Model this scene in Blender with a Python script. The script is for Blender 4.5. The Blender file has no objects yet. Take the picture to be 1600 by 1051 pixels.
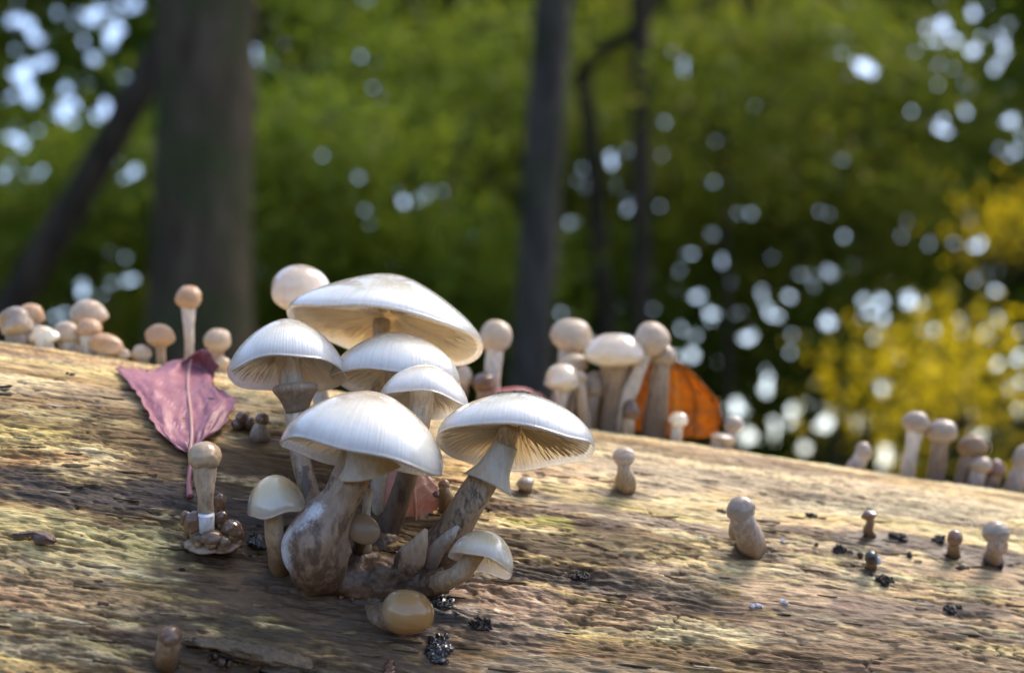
import bpy, math, random
import numpy as np
from mathutils import Vector

# ------------------------------------------------------------------ camera, sky, sun, exposure
SC = bpy.context.scene
COL = SC.collection
PITCH = math.radians(7.0)
CAM = Vector((0.0, 0.0, 0.36))
LENS, SENSOR = 50.0, 36.0
FP = LENS / SENSOR * 1600.0            # focal length in photo pixels
cam_data = bpy.data.cameras.new('camera')
cam = bpy.data.objects.new('camera', cam_data)
COL.objects.link(cam)
cam.location = CAM
cam.rotation_euler = (math.pi / 2 + PITCH, 0, 0)
cam_data.lens = LENS
cam_data.sensor_width = SENSOR
cam_data.clip_start = 0.02
cam_data.clip_end = 500.0
cam_data.dof.use_dof = True
cam_data.dof.focus_distance = 0.483
cam_data.dof.aperture_fstop = 7.2
SC.camera = cam

SUN_AZ, SUN_EL = math.radians(55), math.radians(56)     # from +Y towards +X
world = bpy.data.worlds.new('World')
SC.world = world
world.use_nodes = True
wn, wl = world.node_tree.nodes, world.node_tree.links
sky = wn.new('ShaderNodeTexSky')
sky.sky_type = 'NISHITA'
sky.sun_disc = False
sky.sun_elevation = SUN_EL
sky.sun_rotation = SUN_AZ
sky.air_density = 0.75
sky.dust_density = 2.0
sky.ozone_density = 0.2
wl.new(sky.outputs[0], wn['Background'].inputs[0])
wn['Background'].inputs[1].default_value = 0.15

sun_data = bpy.data.lights.new('sun', 'SUN')
sun_data.energy = 1.0
sun_data.angle = math.radians(22)
sun_data.color = (1.0, 0.88, 0.70)
sun = bpy.data.objects.new('sun', sun_data)
COL.objects.link(sun)
sdir = Vector((math.sin(SUN_AZ) * math.cos(SUN_EL), math.cos(SUN_AZ) * math.cos(SUN_EL), math.sin(SUN_EL)))
sun.rotation_euler = (-sdir).to_track_quat('-Z', 'Y').to_euler()

SC.view_settings.view_transform = 'Standard'
SC.view_settings.look = 'None'
SC.view_settings.gamma = 1.0
SC.view_settings.use_curve_mapping = False
SC.view_settings.exposure = 1.78
SC.cycles.use_denoising = True
SC.cycles.use_adaptive_sampling = False
SC.cycles.max_bounces = 20
SC.cycles.diffuse_bounces = 14
SC.cycles.transmission_bounces = 14
SC.cycles.transparent_max_bounces = 4
SC.cycles.caustics_reflective = False
SC.cycles.caustics_refractive = False

# ------------------------------------------------------------------ helpers
RNG = np.random.default_rng(7)
random.seed(7)
RIGHT = Vector((1, 0, 0))
UP = Vector((0, -math.sin(PITCH), math.cos(PITCH)))
FWD = Vector((0, math.cos(PITCH), math.sin(PITCH)))

def ray(px, py):
    return FWD + RIGHT * ((px - 800.0) / FP) + UP * ((525.5 - py) / FP)

def P(px, py, d):
    """the point of the place seen at photo pixel (px, py), d metres in front of the camera"""
    return CAM + ray(px, py) * d

def axis3(r, u, t):
    """direction given as right / up / towards the viewer"""
    return (RIGHT * r + UP * u - FWD * t).normalized()

def fresh(name, me, mat=None, parent=None):
    o = bpy.data.objects.new(name, me)
    COL.objects.link(o)
    if mat is not None and me is not None and not me.materials:
        me.materials.append(mat)
    if parent is not None:
        o.parent = parent
    return o

def tag(o, label=None, cat=None, group=None, kind=None):
    if label: o['label'] = label
    if cat: o['category'] = cat
    if group: o['group'] = group
    if kind: o['kind'] = kind
    return o

def thing(name, loc, label, cat, group=None):
    o = bpy.data.objects.new(name, None)
    o.empty_display_size = 0.01
    COL.objects.link(o)
    o.location = loc
    return tag(o, label, cat, group)

CLOSED = {'cap', 'stem', 'upper_stem', 'stem_bulb', 'white_mold', 'lump', 'collar', 'side_bud', 'white_chip', 'stem_fragment', 'midrib', 'petiole', 'trunk', 'branch'}
def np_mesh(name, verts, faces, smooth=True, **attrs):
    """verts (n,3) array, faces (m,3|4) int array; attrs: float (n,), vector (n,3) or colour (n,4) per vertex"""
    me = bpy.data.meshes.new(name)
    verts = np.asarray(verts, dtype=np.float32)
    faces = np.asarray(faces, dtype=np.int32)
    n, m, k = len(verts), len(faces), faces.shape[1]
    if name in CLOSED:                                 # faces of closed bodies look outward
        q = verts[faces].astype(np.float64) - verts.mean(0)
        vol = np.einsum('ij,ij->', q[:, 0], np.cross(q[:, 1], q[:, 2])) + (np.einsum('ij,ij->', q[:, 0], np.cross(q[:, 2], q[:, 3])) if k == 4 else 0)
        if vol < 0: faces = np.ascontiguousarray(faces[:, ::-1])
    me.vertices.add(n)
    me.vertices.foreach_set('co', verts.ravel())
    me.loops.add(m * k)
    me.loops.foreach_set('vertex_index', faces.ravel())
    me.polygons.add(m)
    me.polygons.foreach_set('loop_start', np.arange(0, m * k, k, dtype=np.int32))
    me.polygons.foreach_set('loop_total', np.full(m, k, dtype=np.int32))
    me.polygons.foreach_set('use_smooth', np.full(m, smooth, dtype=bool))
    for key, a in attrs.items():
        a = np.asarray(a, dtype=np.float32)
        if a.ndim == 1:
            me.attributes.new(key, 'FLOAT', 'POINT').data.foreach_set('value', a)
        elif a.shape[1] == 3:
            me.attributes.new(key, 'FLOAT_VECTOR', 'POINT').data.foreach_set('vector', a.ravel())
        else:
            me.attributes.new(key, 'FLOAT_COLOR', 'POINT').data.foreach_set('color', a.ravel())
    me.update(calc_edges=True)
    return me

def grid_faces(nu, nv, wrap_u=False, wrap_v=False):
    """index = i*nv + j"""
    iu = np.arange(nu if wrap_u else nu - 1)
    jv = np.arange(nv if wrap_v else nv - 1)
    I, J = np.meshgrid(iu, jv, indexing='ij')
    I2, J2 = (I + 1) % nu, (J + 1) % nv
    return np.stack([I * nv + J, I2 * nv + J, I2 * nv + J2, I * nv + J2], -1).reshape(-1, 4)

_TAB = np.random.default_rng(99).random((512, 512))
def vnoise(x, y, seed=0):
    x = np.asarray(x, float) + seed * 37.17; y = np.asarray(y, float) + seed * 91.73
    xi, yi = np.floor(x).astype(int), np.floor(y).astype(int)
    fx, fy = x - xi, y - yi
    fx = fx * fx * fx * (fx * (fx * 6 - 15) + 10); fy = fy * fy * fy * (fy * (fy * 6 - 15) + 10)
    a, b = _TAB[xi & 511, yi & 511], _TAB[(xi + 1) & 511, yi & 511]
    c, d = _TAB[xi & 511, (yi + 1) & 511], _TAB[(xi + 1) & 511, (yi + 1) & 511]
    return (a * (1 - fx) + b * fx) * (1 - fy) + (c * (1 - fx) + d * fx) * fy

def fbm(x, y, octv=4, seed=0, gain=0.5):
    s, amp, tot = 0.0, 1.0, 0.0
    for i in range(octv):
        s = s + amp * vnoise(x * 2 ** i, y * 2 ** i, seed + i * 3.3)
        tot += amp
        amp *= gain
    return s / tot

def sstep(a, b, x):
    t = np.clip((x - a) / (b - a), 0, 1)
    return t * t * (3 - 2 * t)

# ------------------------------------------------------------------ materials
class NT:
    def __init__(self, name):
        self.m = bpy.data.materials.new(name)
        self.m.use_nodes = True
        self.n, self.l = self.m.node_tree.nodes, self.m.node_tree.links
        self.b = self.n['Principled BSDF']
        self.out = self.n['Material Output']
    def node(self, t, **kw):
        nd = self.n.new(t)
        for k, v in kw.items():
            if k in nd.inputs: self.put(nd.inputs[k], v)
            else: setattr(nd, k, v)
        return nd
    def put(self, sock, v):
        if hasattr(v, 'is_output'): self.l.new(v, sock)
        else: sock.default_value = v
    def attr(self, name, out='Fac'):
        return self.node('ShaderNodeAttribute', attribute_name=name).outputs[out]
    def noise(self, scale, vec=None, detail=4, rough=0.55, out=0):
        nd = self.node('ShaderNodeTexNoise')
        nd.inputs['Scale'].default_value = scale
        nd.inputs['Detail'].default_value = detail
        nd.inputs['Roughness'].default_value = rough
        if vec is not None: self.l.new(vec, nd.inputs['Vector'])
        return nd.outputs[out]
    def coord(self, scale=(1, 1, 1), which='Object', src=None):
        src = src if src is not None else self.node('ShaderNodeTexCoord').outputs[which]
        mp = self.node('ShaderNodeMapping')
        mp.inputs['Scale'].default_value = scale
        self.l.new(src, mp.inputs['Vector'])
        return mp.outputs[0]
    def ramp(self, fac, stops):
        nd = self.node('ShaderNodeValToRGB')
        cr = nd.color_ramp
        while len(cr.elements) < len(stops): cr.elements.new(0.5)
        for e, (p, c) in zip(cr.elements, stops):
            e.position = p
            e.color = (*c, 1)
        self.put(nd.inputs[0], fac)
        return nd.outputs[0]
    def mix(self, fac, a, b, blend='MIX'):
        nd = self.node('ShaderNodeMix', data_type='RGBA', blend_type=blend)
        self.put(nd.inputs[0], fac)
        for s, v in ((nd.inputs[6], a), (nd.inputs[7], b)):
            self.put(s, (*v, 1) if isinstance(v, tuple) and len(v) == 3 else v)
        return nd.outputs[2]
    def math(self, op, a, b=0.0, clamp=False):
        nd = self.node('ShaderNodeMath', operation=op, use_clamp=clamp)
        self.put(nd.inputs[0], a); self.put(nd.inputs[1], b)
        return nd.outputs[0]
    def rng(self, v, a, b, c=0.0, d=1.0):
        nd = self.node('ShaderNodeMapRange')
        self.put(nd.inputs[0], v)
        for i, x in enumerate((a, b, c, d)): nd.inputs[i + 1].default_value = x
        return nd.outputs[0]
    def bump(self, h, strength=0.3, dist=0.001):
        nd = self.node('ShaderNodeBump')
        nd.inputs['Strength'].default_value = strength
        nd.inputs['Distance'].default_value = dist
        self.put(nd.inputs['Height'], h)
        self.l.new(nd.outputs[0], self.b.inputs['Normal'])
        return nd.outputs[0]
    def set(self, **kw):
        for k, v in kw.items(): self.put(self.b.inputs[k.replace('_', ' ')], v)

def cap_material(name, apex, mid, rim, sss=0.6, rough=0.22, coat=1.0, scale=0.035):
    t = NT(name)
    pr = t.attr('prof')
    c = t.coord()
    nz = t.noise(260, c, 5, 0.6)
    big = t.noise(55, c, 3, 0.5)
    f = t.math('ADD', pr, t.math('MULTIPLY', t.math('SUBTRACT', big, 0.5), 0.45))
    col = t.ramp(f, [(0.0, apex), (0.46, tuple(0.5 * x + 0.5 * y for x, y in zip(apex, mid))), (0.80, mid), (1.0, rim)])
    col = t.mix(t.rng(nz, 0.35, 0.75, 0.0, 0.35), col, tuple(x * 0.78 for x in mid))
    ang = t.attr('streak')                        # radial fibre pattern
    col = t.mix(t.math('MULTIPLY', t.rng(ang, 0.5, 0.8), 0.10), col, tuple(x * 0.8 for x in apex))
    specks = t.noise(900, c, 2, 0.5)
    col = t.mix(t.math('MULTIPLY', t.rng(specks, 0.72, 0.78), 0.35), col, (0.16, 0.11, 0.07))
    t.set(Base_Color=col, Roughness=t.rng(nz, 0.3, 0.7, rough * 0.75, rough * 1.5), Subsurface_Weight=sss, Subsurface_Scale=scale,
          Subsurface_Radius=(1.0, 0.68, 0.45), Coat_Weight=coat, Coat_Roughness=0.02, IOR=1.4)
    t.bump(t.math('ADD', t.math('MULTIPLY', nz, 0.6), t.math('MULTIPLY', ang, 0.5)), 0.3, 0.0006)
    return t.m

M = {}
M['cap_white'] = cap_material('cap_white', (0.38, 0.27, 0.16), (0.72, 0.65, 0.53), (0.84, 0.80, 0.72))
M['cap_cream'] = cap_material('cap_cream', (0.60, 0.43, 0.23), (0.68, 0.53, 0.33), (0.78, 0.66, 0.48), sss=0.6, rough=0.24)
M['cap_amber'] = cap_material('cap_amber', (0.36, 0.19, 0.06), (0.40, 0.255, 0.115), (0.44, 0.32, 0.19), sss=0.3, rough=0.2, coat=0.6)
M['cap_tan'] = cap_material('cap_tan', (0.38, 0.27, 0.17), (0.52, 0.42, 0.31), (0.62, 0.54, 0.44), sss=0.4, rough=0.40, coat=0.2, scale=0.005)
M['cap_peach'] = cap_material('cap_peach', (0.44, 0.24, 0.12), (0.52, 0.34, 0.20), (0.60, 0.45, 0.32), sss=0.4, rough=0.40, coat=0.2, scale=0.005)
M['cap_grey'] = cap_material('cap_grey', (0.27, 0.20, 0.14), (0.38, 0.31, 0.24), (0.50, 0.43, 0.35), sss=0.35, rough=0.35, coat=0.3, scale=0.004)
M['cap_brown'] = cap_material('cap_brown', (0.10, 0.055, 0.035), (0.14, 0.08, 0.05), (0.20, 0.12, 0.08), sss=0.15, rough=0.22, coat=0.8)
M['cap_umber'] = cap_material('cap_umber', (0.10, 0.055, 0.032), (0.155, 0.092, 0.055), (0.20, 0.13, 0.085), sss=0.15, rough=0.3, coat=0.5)
M['cap_drab'] = cap_material('cap_drab', (0.22, 0.14, 0.08), (0.27, 0.18, 0.105), (0.31, 0.22, 0.14), sss=0.2, rough=0.4, coat=0.2, scale=0.004)
M['cap_beige'] = cap_material('cap_beige', (0.38, 0.26, 0.15), (0.46, 0.34, 0.21), (0.52, 0.41, 0.29), sss=0.4, rough=0.3, coat=0.6, scale=0.006)
M['cap_black'] = cap_material('cap_black', (0.02, 0.015, 0.012), (0.03, 0.02, 0.015), (0.05, 0.035, 0.028), sss=0.0, rough=0.3)

def gill_material():
    t = NT('gill_flesh')
    nz = t.noise(300, t.coord(), 3)
    col = t.mix(nz, (0.93, 0.89, 0.82), (0.90, 0.83, 0.72))
    d = t.node('ShaderNodeBsdfDiffuse', Color=col)
    tr = t.node('ShaderNodeBsdfTranslucent', Color=col)
    mx = t.node('ShaderNodeMixShader')
    mx.inputs[0].default_value = 0.7
    t.l.new(d.outputs[0], mx.inputs[1]); t.l.new(tr.outputs[0], mx.inputs[2])
    t.l.new(mx.outputs[0], t.out.inputs[0])
    return t.m
M['gills'] = gill_material()

def stem_material(name, top, mid, base, spots=0.5, sss=0.25, spot_col=(0.07, 0.045, 0.03), fuzz=False):
    """along: 0 at the base, 1 under the cap"""
    t = NT(name)
    al = t.attr('along')
    c = t.coord((1, 1, 0.28))
    fib = t.noise(620, c, 5, 0.65)
    blot = t.noise(170, t.coord((1, 1, 0.55)), 5, 0.68)
    f = t.math('ADD', al, t.math('MULTIPLY', t.math('SUBTRACT', blot, 0.5), 0.9))
    col = t.ramp(f, [(0.0, base), (0.42, mid), (0.85, top)])
    col = t.mix(t.rng(fib, 0.4, 0.65, 0, 0.65), col, tuple(x * 0.6 for x in mid))
    blot2 = t.noise(430, t.coord((1, 1, 0.4)), 4, 0.7)
    sp = t.rng(t.math('ADD', t.math('ADD', t.math('MULTIPLY', blot, 0.6), t.math('MULTIPLY', blot2, 0.4)), t.math('MULTIPLY', t.math('SUBTRACT', 0.6, al), 0.16)), 0.51, 0.60)
    col = t.mix(t.math('MULTIPLY', sp, spots), col, spot_col)
    if fuzz:
        fz = t.rng(t.math('ADD', t.attr('fuzz'), t.math('MULTIPLY', t.math('SUBTRACT', t.noise(1100, t.coord(), 6, 0.8), 0.5), 2.6)), 0.25, 1.0)
        col = t.mix(fz, col, (0.80, 0.81, 0.86))
    t.set(Base_Color=col, Roughness=0.48, Subsurface_Weight=sss, Subsurface_Scale=0.004, Subsurface_Radius=(1, 0.6, 0.35),
          Specular_IOR_Level=0.5, Coat_Weight=0.15, Coat_Roughness=0.25)
    t.bump(t.math('ADD', fib, t.math('MULTIPLY', blot, 1.4)), 0.5, 0.0012)
    return t.m
M['stem_pale'] = stem_material('stem_pale', (0.80, 0.75, 0.68), (0.62, 0.53, 0.42), (0.34, 0.24, 0.16), 0.35)
M['stem_scaly'] = stem_material('stem_scaly', (0.74, 0.67, 0.58), (0.42, 0.31, 0.21), (0.17, 0.105, 0.062), 0.85, 0.12)
M['stem_thick'] = stem_material('stem_thick', (0.60, 0.46, 0.31), (0.36, 0.24, 0.145), (0.22, 0.14, 0.085), 0.6, 0.15)
M['stem_dark'] = stem_material('stem_dark', (0.36, 0.25, 0.17), (0.21, 0.14, 0.085), (0.12, 0.07, 0.042), 0.9, 0.05)
M['stem_tan'] = stem_material('stem_tan', (0.58, 0.47, 0.35), (0.46, 0.33, 0.20), (0.33, 0.21, 0.12), 0.4, 0.3)
M['stem_grey'] = stem_material('stem_grey', (0.56, 0.49, 0.43), (0.38, 0.30, 0.24), (0.22, 0.15, 0.11), 0.3, 0.25)
M['stem_amber'] = stem_material('stem_amber', (0.42, 0.31, 0.20), (0.22, 0.15, 0.09), (0.10, 0.065, 0.045), 0.6, 0.15)
M['ring'] = stem_material('ring_veil', (0.70, 0.61, 0.49), (0.50, 0.38, 0.26), (0.24, 0.16, 0.11), 0.5, 0.3)
M['ring_pale'] = stem_material('ring_veil_pale', (0.86, 0.83, 0.79), (0.80, 0.74, 0.66), (0.66, 0.55, 0.42), 0.0, 0.5)
M['ring_brown'] = stem_material('ring_veil_brown', (0.40, 0.31, 0.23), (0.30, 0.22, 0.155), (0.16, 0.11, 0.075), 0.5, 0.1)
M['mold'] = stem_material('mold_fuzz', (0.82, 0.84, 0.90), (0.76, 0.78, 0.85), (0.60, 0.58, 0.60), 0.0, 0.3)
M['bulb'] = stem_material('stem_bulb', (0.52, 0.38, 0.25), (0.36, 0.25, 0.17), (0.20, 0.125, 0.08), 0.85, 0.06, (0.075, 0.042, 0.026), True)

def foot_material():
    t = NT('rotting_stem_foot')
    c = t.coord()
    a, b, e = t.noise(150, c, 5, 0.65), t.noise(520, c, 5, 0.65), t.noise(60, c, 3, 0.5)
    col = t.ramp(a, [(0.30, (0.035, 0.020, 0.013)), (0.48, (0.13, 0.075, 0.042)), (0.64, (0.20, 0.125, 0.075)), (0.82, (0.34, 0.24, 0.17))])
    col = t.mix(t.rng(b, 0.45, 0.65, 0, 0.7), col, (0.06, 0.036, 0.022))
    col = t.mix(t.rng(e, 0.52, 0.60, 0, 0.6), col, (0.045, 0.027, 0.018))
    t.set(Base_Color=col, Roughness=t.rng(b, 0.35, 0.65, 0.25, 0.6), Coat_Weight=0.2, Coat_Roughness=0.2)
    t.bump(b, 0.6, 0.0012)
    return t.m
M['foot'] = foot_material()

def crumb_material(name, a, b, rough=0.5, coat=0.0):
    t = NT(name)
    nz = t.noise(700, t.coord(), 5, 0.6)
    t.set(Base_Color=t.mix(nz, a, b), Roughness=rough, Coat_Weight=coat, Coat_Roughness=0.08)
    t.bump(nz, 0.8, 0.0015)
    return t.m
M['crumb'] = crumb_material('bark_crumb', (0.012, 0.009, 0.008), (0.045, 0.03, 0.022))
M['goo'] = crumb_material('wet_black_slime', (0.006, 0.005, 0.006), (0.02, 0.016, 0.016), 0.12, 1.0)
M['resin'] = crumb_material('wet_amber_drop', (0.28, 0.09, 0.015), (0.12, 0.04, 0.01), 0.08, 1.0)
M['white_bit'] = crumb_material('white_fungus_bit', (0.75, 0.73, 0.76), (0.55, 0.53, 0.56))
M['rot'] = crumb_material('rotten_wood', (0.035, 0.022, 0.014), (0.14, 0.085, 0.045), 0.42, 0.3)
M['fragment'] = crumb_material('dead_leaf_scrap', (0.09, 0.055, 0.045), (0.20, 0.13, 0.11), 0.4)

def leaf_material(name, base, other, spot, trans=0.3, rough=0.42):
    t = NT(name)
    c = t.coord()
    big = t.noise(42, c, 4, 0.6)
    fine = t.noise(420, c, 4, 0.6)
    col = t.mix(t.rng(big, 0.38, 0.62), base, other)
    col = t.mix(t.math('MULTIPLY', t.rng(fine, 0.45, 0.75), 0.3), col, tuple(x * 0.6 for x in other))
    vein = t.attr('vein')
    col = t.mix(t.math('MULTIPLY', vein, 0.8), col, tuple(min(0.8, x * 1.35 + 0.05) for x in base))
    col = t.mix(t.math('MULTIPLY', t.attr('tip'), 0.7), col, tuple(x * 0.42 for x in base))
    sp = t.noise(130, c, 2, 0.4)
    col = t.mix(t.rng(sp, 0.725, 0.745), col, spot)
    t.set(Base_Color=col, Roughness=rough)
    t.bump(t.math('ADD', fine, t.math('MULTIPLY', vein, 1.5)), 0.35, 0.0006)
    tr = t.node('ShaderNodeBsdfTranslucent', Color=col)
    mx = t.node('ShaderNodeMixShader')
    mx.inputs[0].default_value = trans
    t.l.new(t.b.outputs[0], mx.inputs[1]); t.l.new(tr.outputs[0], mx.inputs[2])
    t.l.new(mx.outputs[0], t.out.inputs[0])
    return t.m
M['leaf_purple'] = leaf_material('leaf_purple', (0.47, 0.195, 0.225), (0.36, 0.13, 0.16), (0.03, 0.012, 0.014), 0.2, 0.42)
M['leaf_purple_tip'] = leaf_material('leaf_purple_tip', (0.19, 0.045, 0.085), (0.12, 0.03, 0.065), (0.03, 0.01, 0.012), 0.2)
M['leaf_pink'] = leaf_material('leaf_pink', (0.80, 0.52, 0.42), (0.72, 0.40, 0.30), (0.10, 0.04, 0.03), 0.3)
M['leaf_red'] = leaf_material('leaf_red', (0.62, 0.23, 0.20), (0.55, 0.17, 0.15), (0.2, 0.05, 0.04), 0.3)
M['leaf_orange'] = leaf_material('leaf_orange', (0.68, 0.30, 0.02), (0.34, 0.125, 0.010), (0.07, 0.02, 0.006), 0.65)
M['petiole'] = leaf_material('petiole_pink', (0.42, 0.17, 0.17), (0.34, 0.12, 0.12), (0.2, 0.07, 0.04), 0.0)

def wood_material():
    t = NT('bare_wood')
    uv = t.attr('fibre', 'Vector')                 # metres along / across the grain
    c1 = t.coord((150, 1000, 1), src=uv)
    c2 = t.coord((380, 2600, 1), src=uv)
    fa = t.noise(1.0, c1, 6, 0.62)
    fb = t.noise(1.0, c2, 4, 0.6)
    c3 = t.coord((22, 1500, 1), src=uv)
    fc = t.noise(1.0, c3, 3, 0.6)
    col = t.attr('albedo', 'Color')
    col = t.mix(t.rng(fa, 0.51, 0.60, 0.0, 0.5), col, (0.13, 0.078, 0.040))
    col = t.mix(t.rng(fc, 0.54, 0.61, 0.0, 0.42), col, (0.15, 0.09, 0.045))
    col = t.mix(t.rng(fb, 0.54, 0.62, 0.0, 0.7), col, (1.4, 1.38, 1.32), 'MULTIPLY')
    wet = t.attr('wet')
    t.set(Base_Color=col, Roughness=t.rng(wet, 0, 1, 0.52, 0.25), Specular_IOR_Level=t.rng(wet, 0, 1, 0.2, 0.5),
          Coat_Weight=t.math('MULTIPLY', wet, 0.3), Coat_Roughness=0.18)
    t.bump(t.math('ADD', t.math('MULTIPLY', fc, -0.6), t.math('SUBTRACT', t.math('MULTIPLY', fb, 0.7), fa)), 0.65, 0.0010)
    return t.m
M['wood'] = wood_material()
def flake_material():
    t = NT('loose_wood_flakes')
    r = t.node('ShaderNodeNewGeometry').outputs['Random Per Island']
    col = t.ramp(r, [(0.0, (0.045, 0.03, 0.02)), (0.35, (0.15, 0.095, 0.055)), (0.6, (0.36, 0.25, 0.14)), (0.85, (0.58, 0.47, 0.31)), (1.0, (0.66, 0.60, 0.50))])
    t.set(Base_Color=t.mix(t.rng(t.noise(900, t.coord(), 3), 0.4, 0.7, 0, 0.5), col, (0.09, 0.06, 0.035)), Roughness=0.7, Specular_IOR_Level=0.15)
    return t.m
M['flake'] = flake_material()
M['splinter'] = crumb_material('torn_wood', (0.06, 0.04, 0.024), (0.26, 0.18, 0.10), 0.55)

def foliage_material(name, stops, trans=0.5, rough=0.38, through=(0.24, 0.34, 0.03)):
    t = NT(name)
    rnd = t.node('ShaderNodeNewGeometry').outputs['Random Per Island']
    patch = t.noise(0.9, t.coord(which='Object'), 2, 0.5)
    f = t.math('ADD', t.math('MULTIPLY', rnd, 0.55), t.math('MULTIPLY', t.rng(patch, 0.3, 0.7), 0.45))
    col = t.ramp(f, stops)
    t.set(Base_Color=col, Roughness=rough, Specular_IOR_Level=0.25)
    tr = t.node('ShaderNodeBsdfTranslucent', Color=t.mix(0.5, col, through, 'MIX'))
    mx = t.node('ShaderNodeMixShader')
    mx.inputs[0].default_value = trans
    t.l.new(t.b.outputs[0], mx.inputs[1]); t.l.new(tr.outputs[0], mx.inputs[2])
    t.l.new(mx.outputs[0], t.out.inputs[0])
    return t.m
M['fol_green'] = foliage_material('foliage_green', [(0.1, (0.065, 0.13, 0.014)), (0.5, (0.13, 0.19, 0.016)), (0.9, (0.24, 0.24, 0.018))], 0.45, 0.6)
M['fol_dark'] = foliage_material('foliage_dark', [(0.1, (0.025, 0.045, 0.008)), (0.6, (0.055, 0.075, 0.010)), (0.95, (0.11, 0.11, 0.012))], 0.35, 0.6)
M['fol_yellow'] = foliage_material('foliage_yellow', [(0.1, (0.16, 0.20, 0.010)), (0.4, (0.55, 0.47, 0.010)), (0.9, (0.85, 0.62, 0.015))], 0.6, 0.5, (0.70, 0.50, 0.01))
M['fol_olive'] = foliage_material('foliage_olive', [(0.1, (0.065, 0.11, 0.012)), (0.5, (0.13, 0.155, 0.014)), (0.9, (0.27, 0.20, 0.016))], 0.45, 0.6)

def bark_material(name, a, b, green=0.3):
    t = NT(name)
    c = t.coord((1, 1, 0.25))
    nz = t.noise(14, c, 6, 0.65)
    ms = t.noise(2.2, t.coord(), 4, 0.6)
    col = t.mix(t.rng(nz, 0.35, 0.65), a, b)
    col = t.mix(t.math('MULTIPLY', t.rng(ms, 0.48, 0.62), green), col, (0.028, 0.045, 0.014))
    t.set(Base_Color=col, Roughness=0.9, Specular_IOR_Level=0.1)
    t.bump(nz, 0.7, 0.03)
    return t.m
M['bark'] = bark_material('bark', (0.024, 0.018, 0.012), (0.085, 0.066, 0.048), 0.75)
M['bark_grey'] = bark_material('bark_grey', (0.030, 0.028, 0.027), (0.085, 0.078, 0.072), 0.35)
M['bark_dark'] = bark_material('bark_dark', (0.022, 0.018, 0.014), (0.055, 0.045, 0.035), 0.2)

def ground_material():
    t = NT('leaf_litter')
    n1 = t.noise(9, t.coord(), 6, 0.7)
    n2 = t.noise(0.5, t.coord(), 3, 0.5)
    col = t.ramp(n1, [(0.3, (0.03, 0.02, 0.012)), (0.5, (0.10, 0.06, 0.03)), (0.7, (0.20, 0.11, 0.045))])
    col = t.mix(t.rng(n2, 0.45, 0.6, 0, 0.6), col, (0.035, 0.05, 0.012))
    t.set(Base_Color=col, Roughness=0.9)
    t.bump(n1, 0.8, 0.04)
    return t.m
M['ground'] = ground_material()

# ------------------------------------------------------------------ the log: its frame
LOG_R = 0.20
T1, T2 = P(0, 535, 0.60), P(1600, 772, 0.675)
LA = (T2 - T1).normalized()
LN = LA.cross(T1 - CAM).normalized()
if LN.z < 0: LN = -LN
LF = LA.cross(LN).normalized()
if LF.dot(FWD) > 0: LF = -LF
L0 = T1 - LN * LOG_R

def log_uv(p):
    q = p - L0
    return q.dot(LA), math.atan2(q.dot(LF), q.dot(LN))

def log_pt(u, th, h=0.0):
    return L0 + LA * u + (LN * math.cos(th) + LF * math.sin(th)) * (LOG_R + h)

def log_normal(p):
    q = p - L0
    return (q - LA * q.dot(LA)).normalized()

def pick_depth(px, py):
    d = ray(px, py)
    o = CAM - L0
    dp, op = d - LA * d.dot(LA), o - LA * o.dot(LA)
    a, b, c = dp.dot(dp), 2 * dp.dot(op), op.dot(op) - LOG_R ** 2
    disc = max(b * b - 4 * a * c, 0.0)
    return (-b - math.sqrt(disc)) / (2 * a)

def on_log(px, py, sink=0.0):
    p = P(px, py, pick_depth(px, py))
    return p - log_normal(p) * sink

def behind(px, back, sink=0.002):
    """a point of the log's top, back metres beyond the line where the log turns out of sight"""
    py = 535 + (772 - 535) * px / 1600.0
    u, th = log_uv(P(px, py, pick_depth(px, py)))
    return log_pt(u, -back / LOG_R, -sink)

# ------------------------------------------------------------------ ground and far things (structure)
def ground_z(x, y):
    r2 = x * x + y * y
    return -0.15 * x * np.exp(-r2 / 5.0) - 0.05 + 0.10 * (vnoise(x * 0.35, y * 0.35, 5) - 0.5) - 0.02
gx = np.sign(np.linspace(-1, 1, 181)) * np.abs(np.linspace(-1, 1, 181)) ** 2.2 * 220
GX, GY = np.meshgrid(gx, gx, indexing='ij')
me = np_mesh('ground', np.stack([GX, GY, ground_z(GX, GY)], -1).reshape(-1, 3), grid_faces(181, 181)[:, ::-1])
tag(fresh('ground', me, M['ground']), kind='structure')

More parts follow.
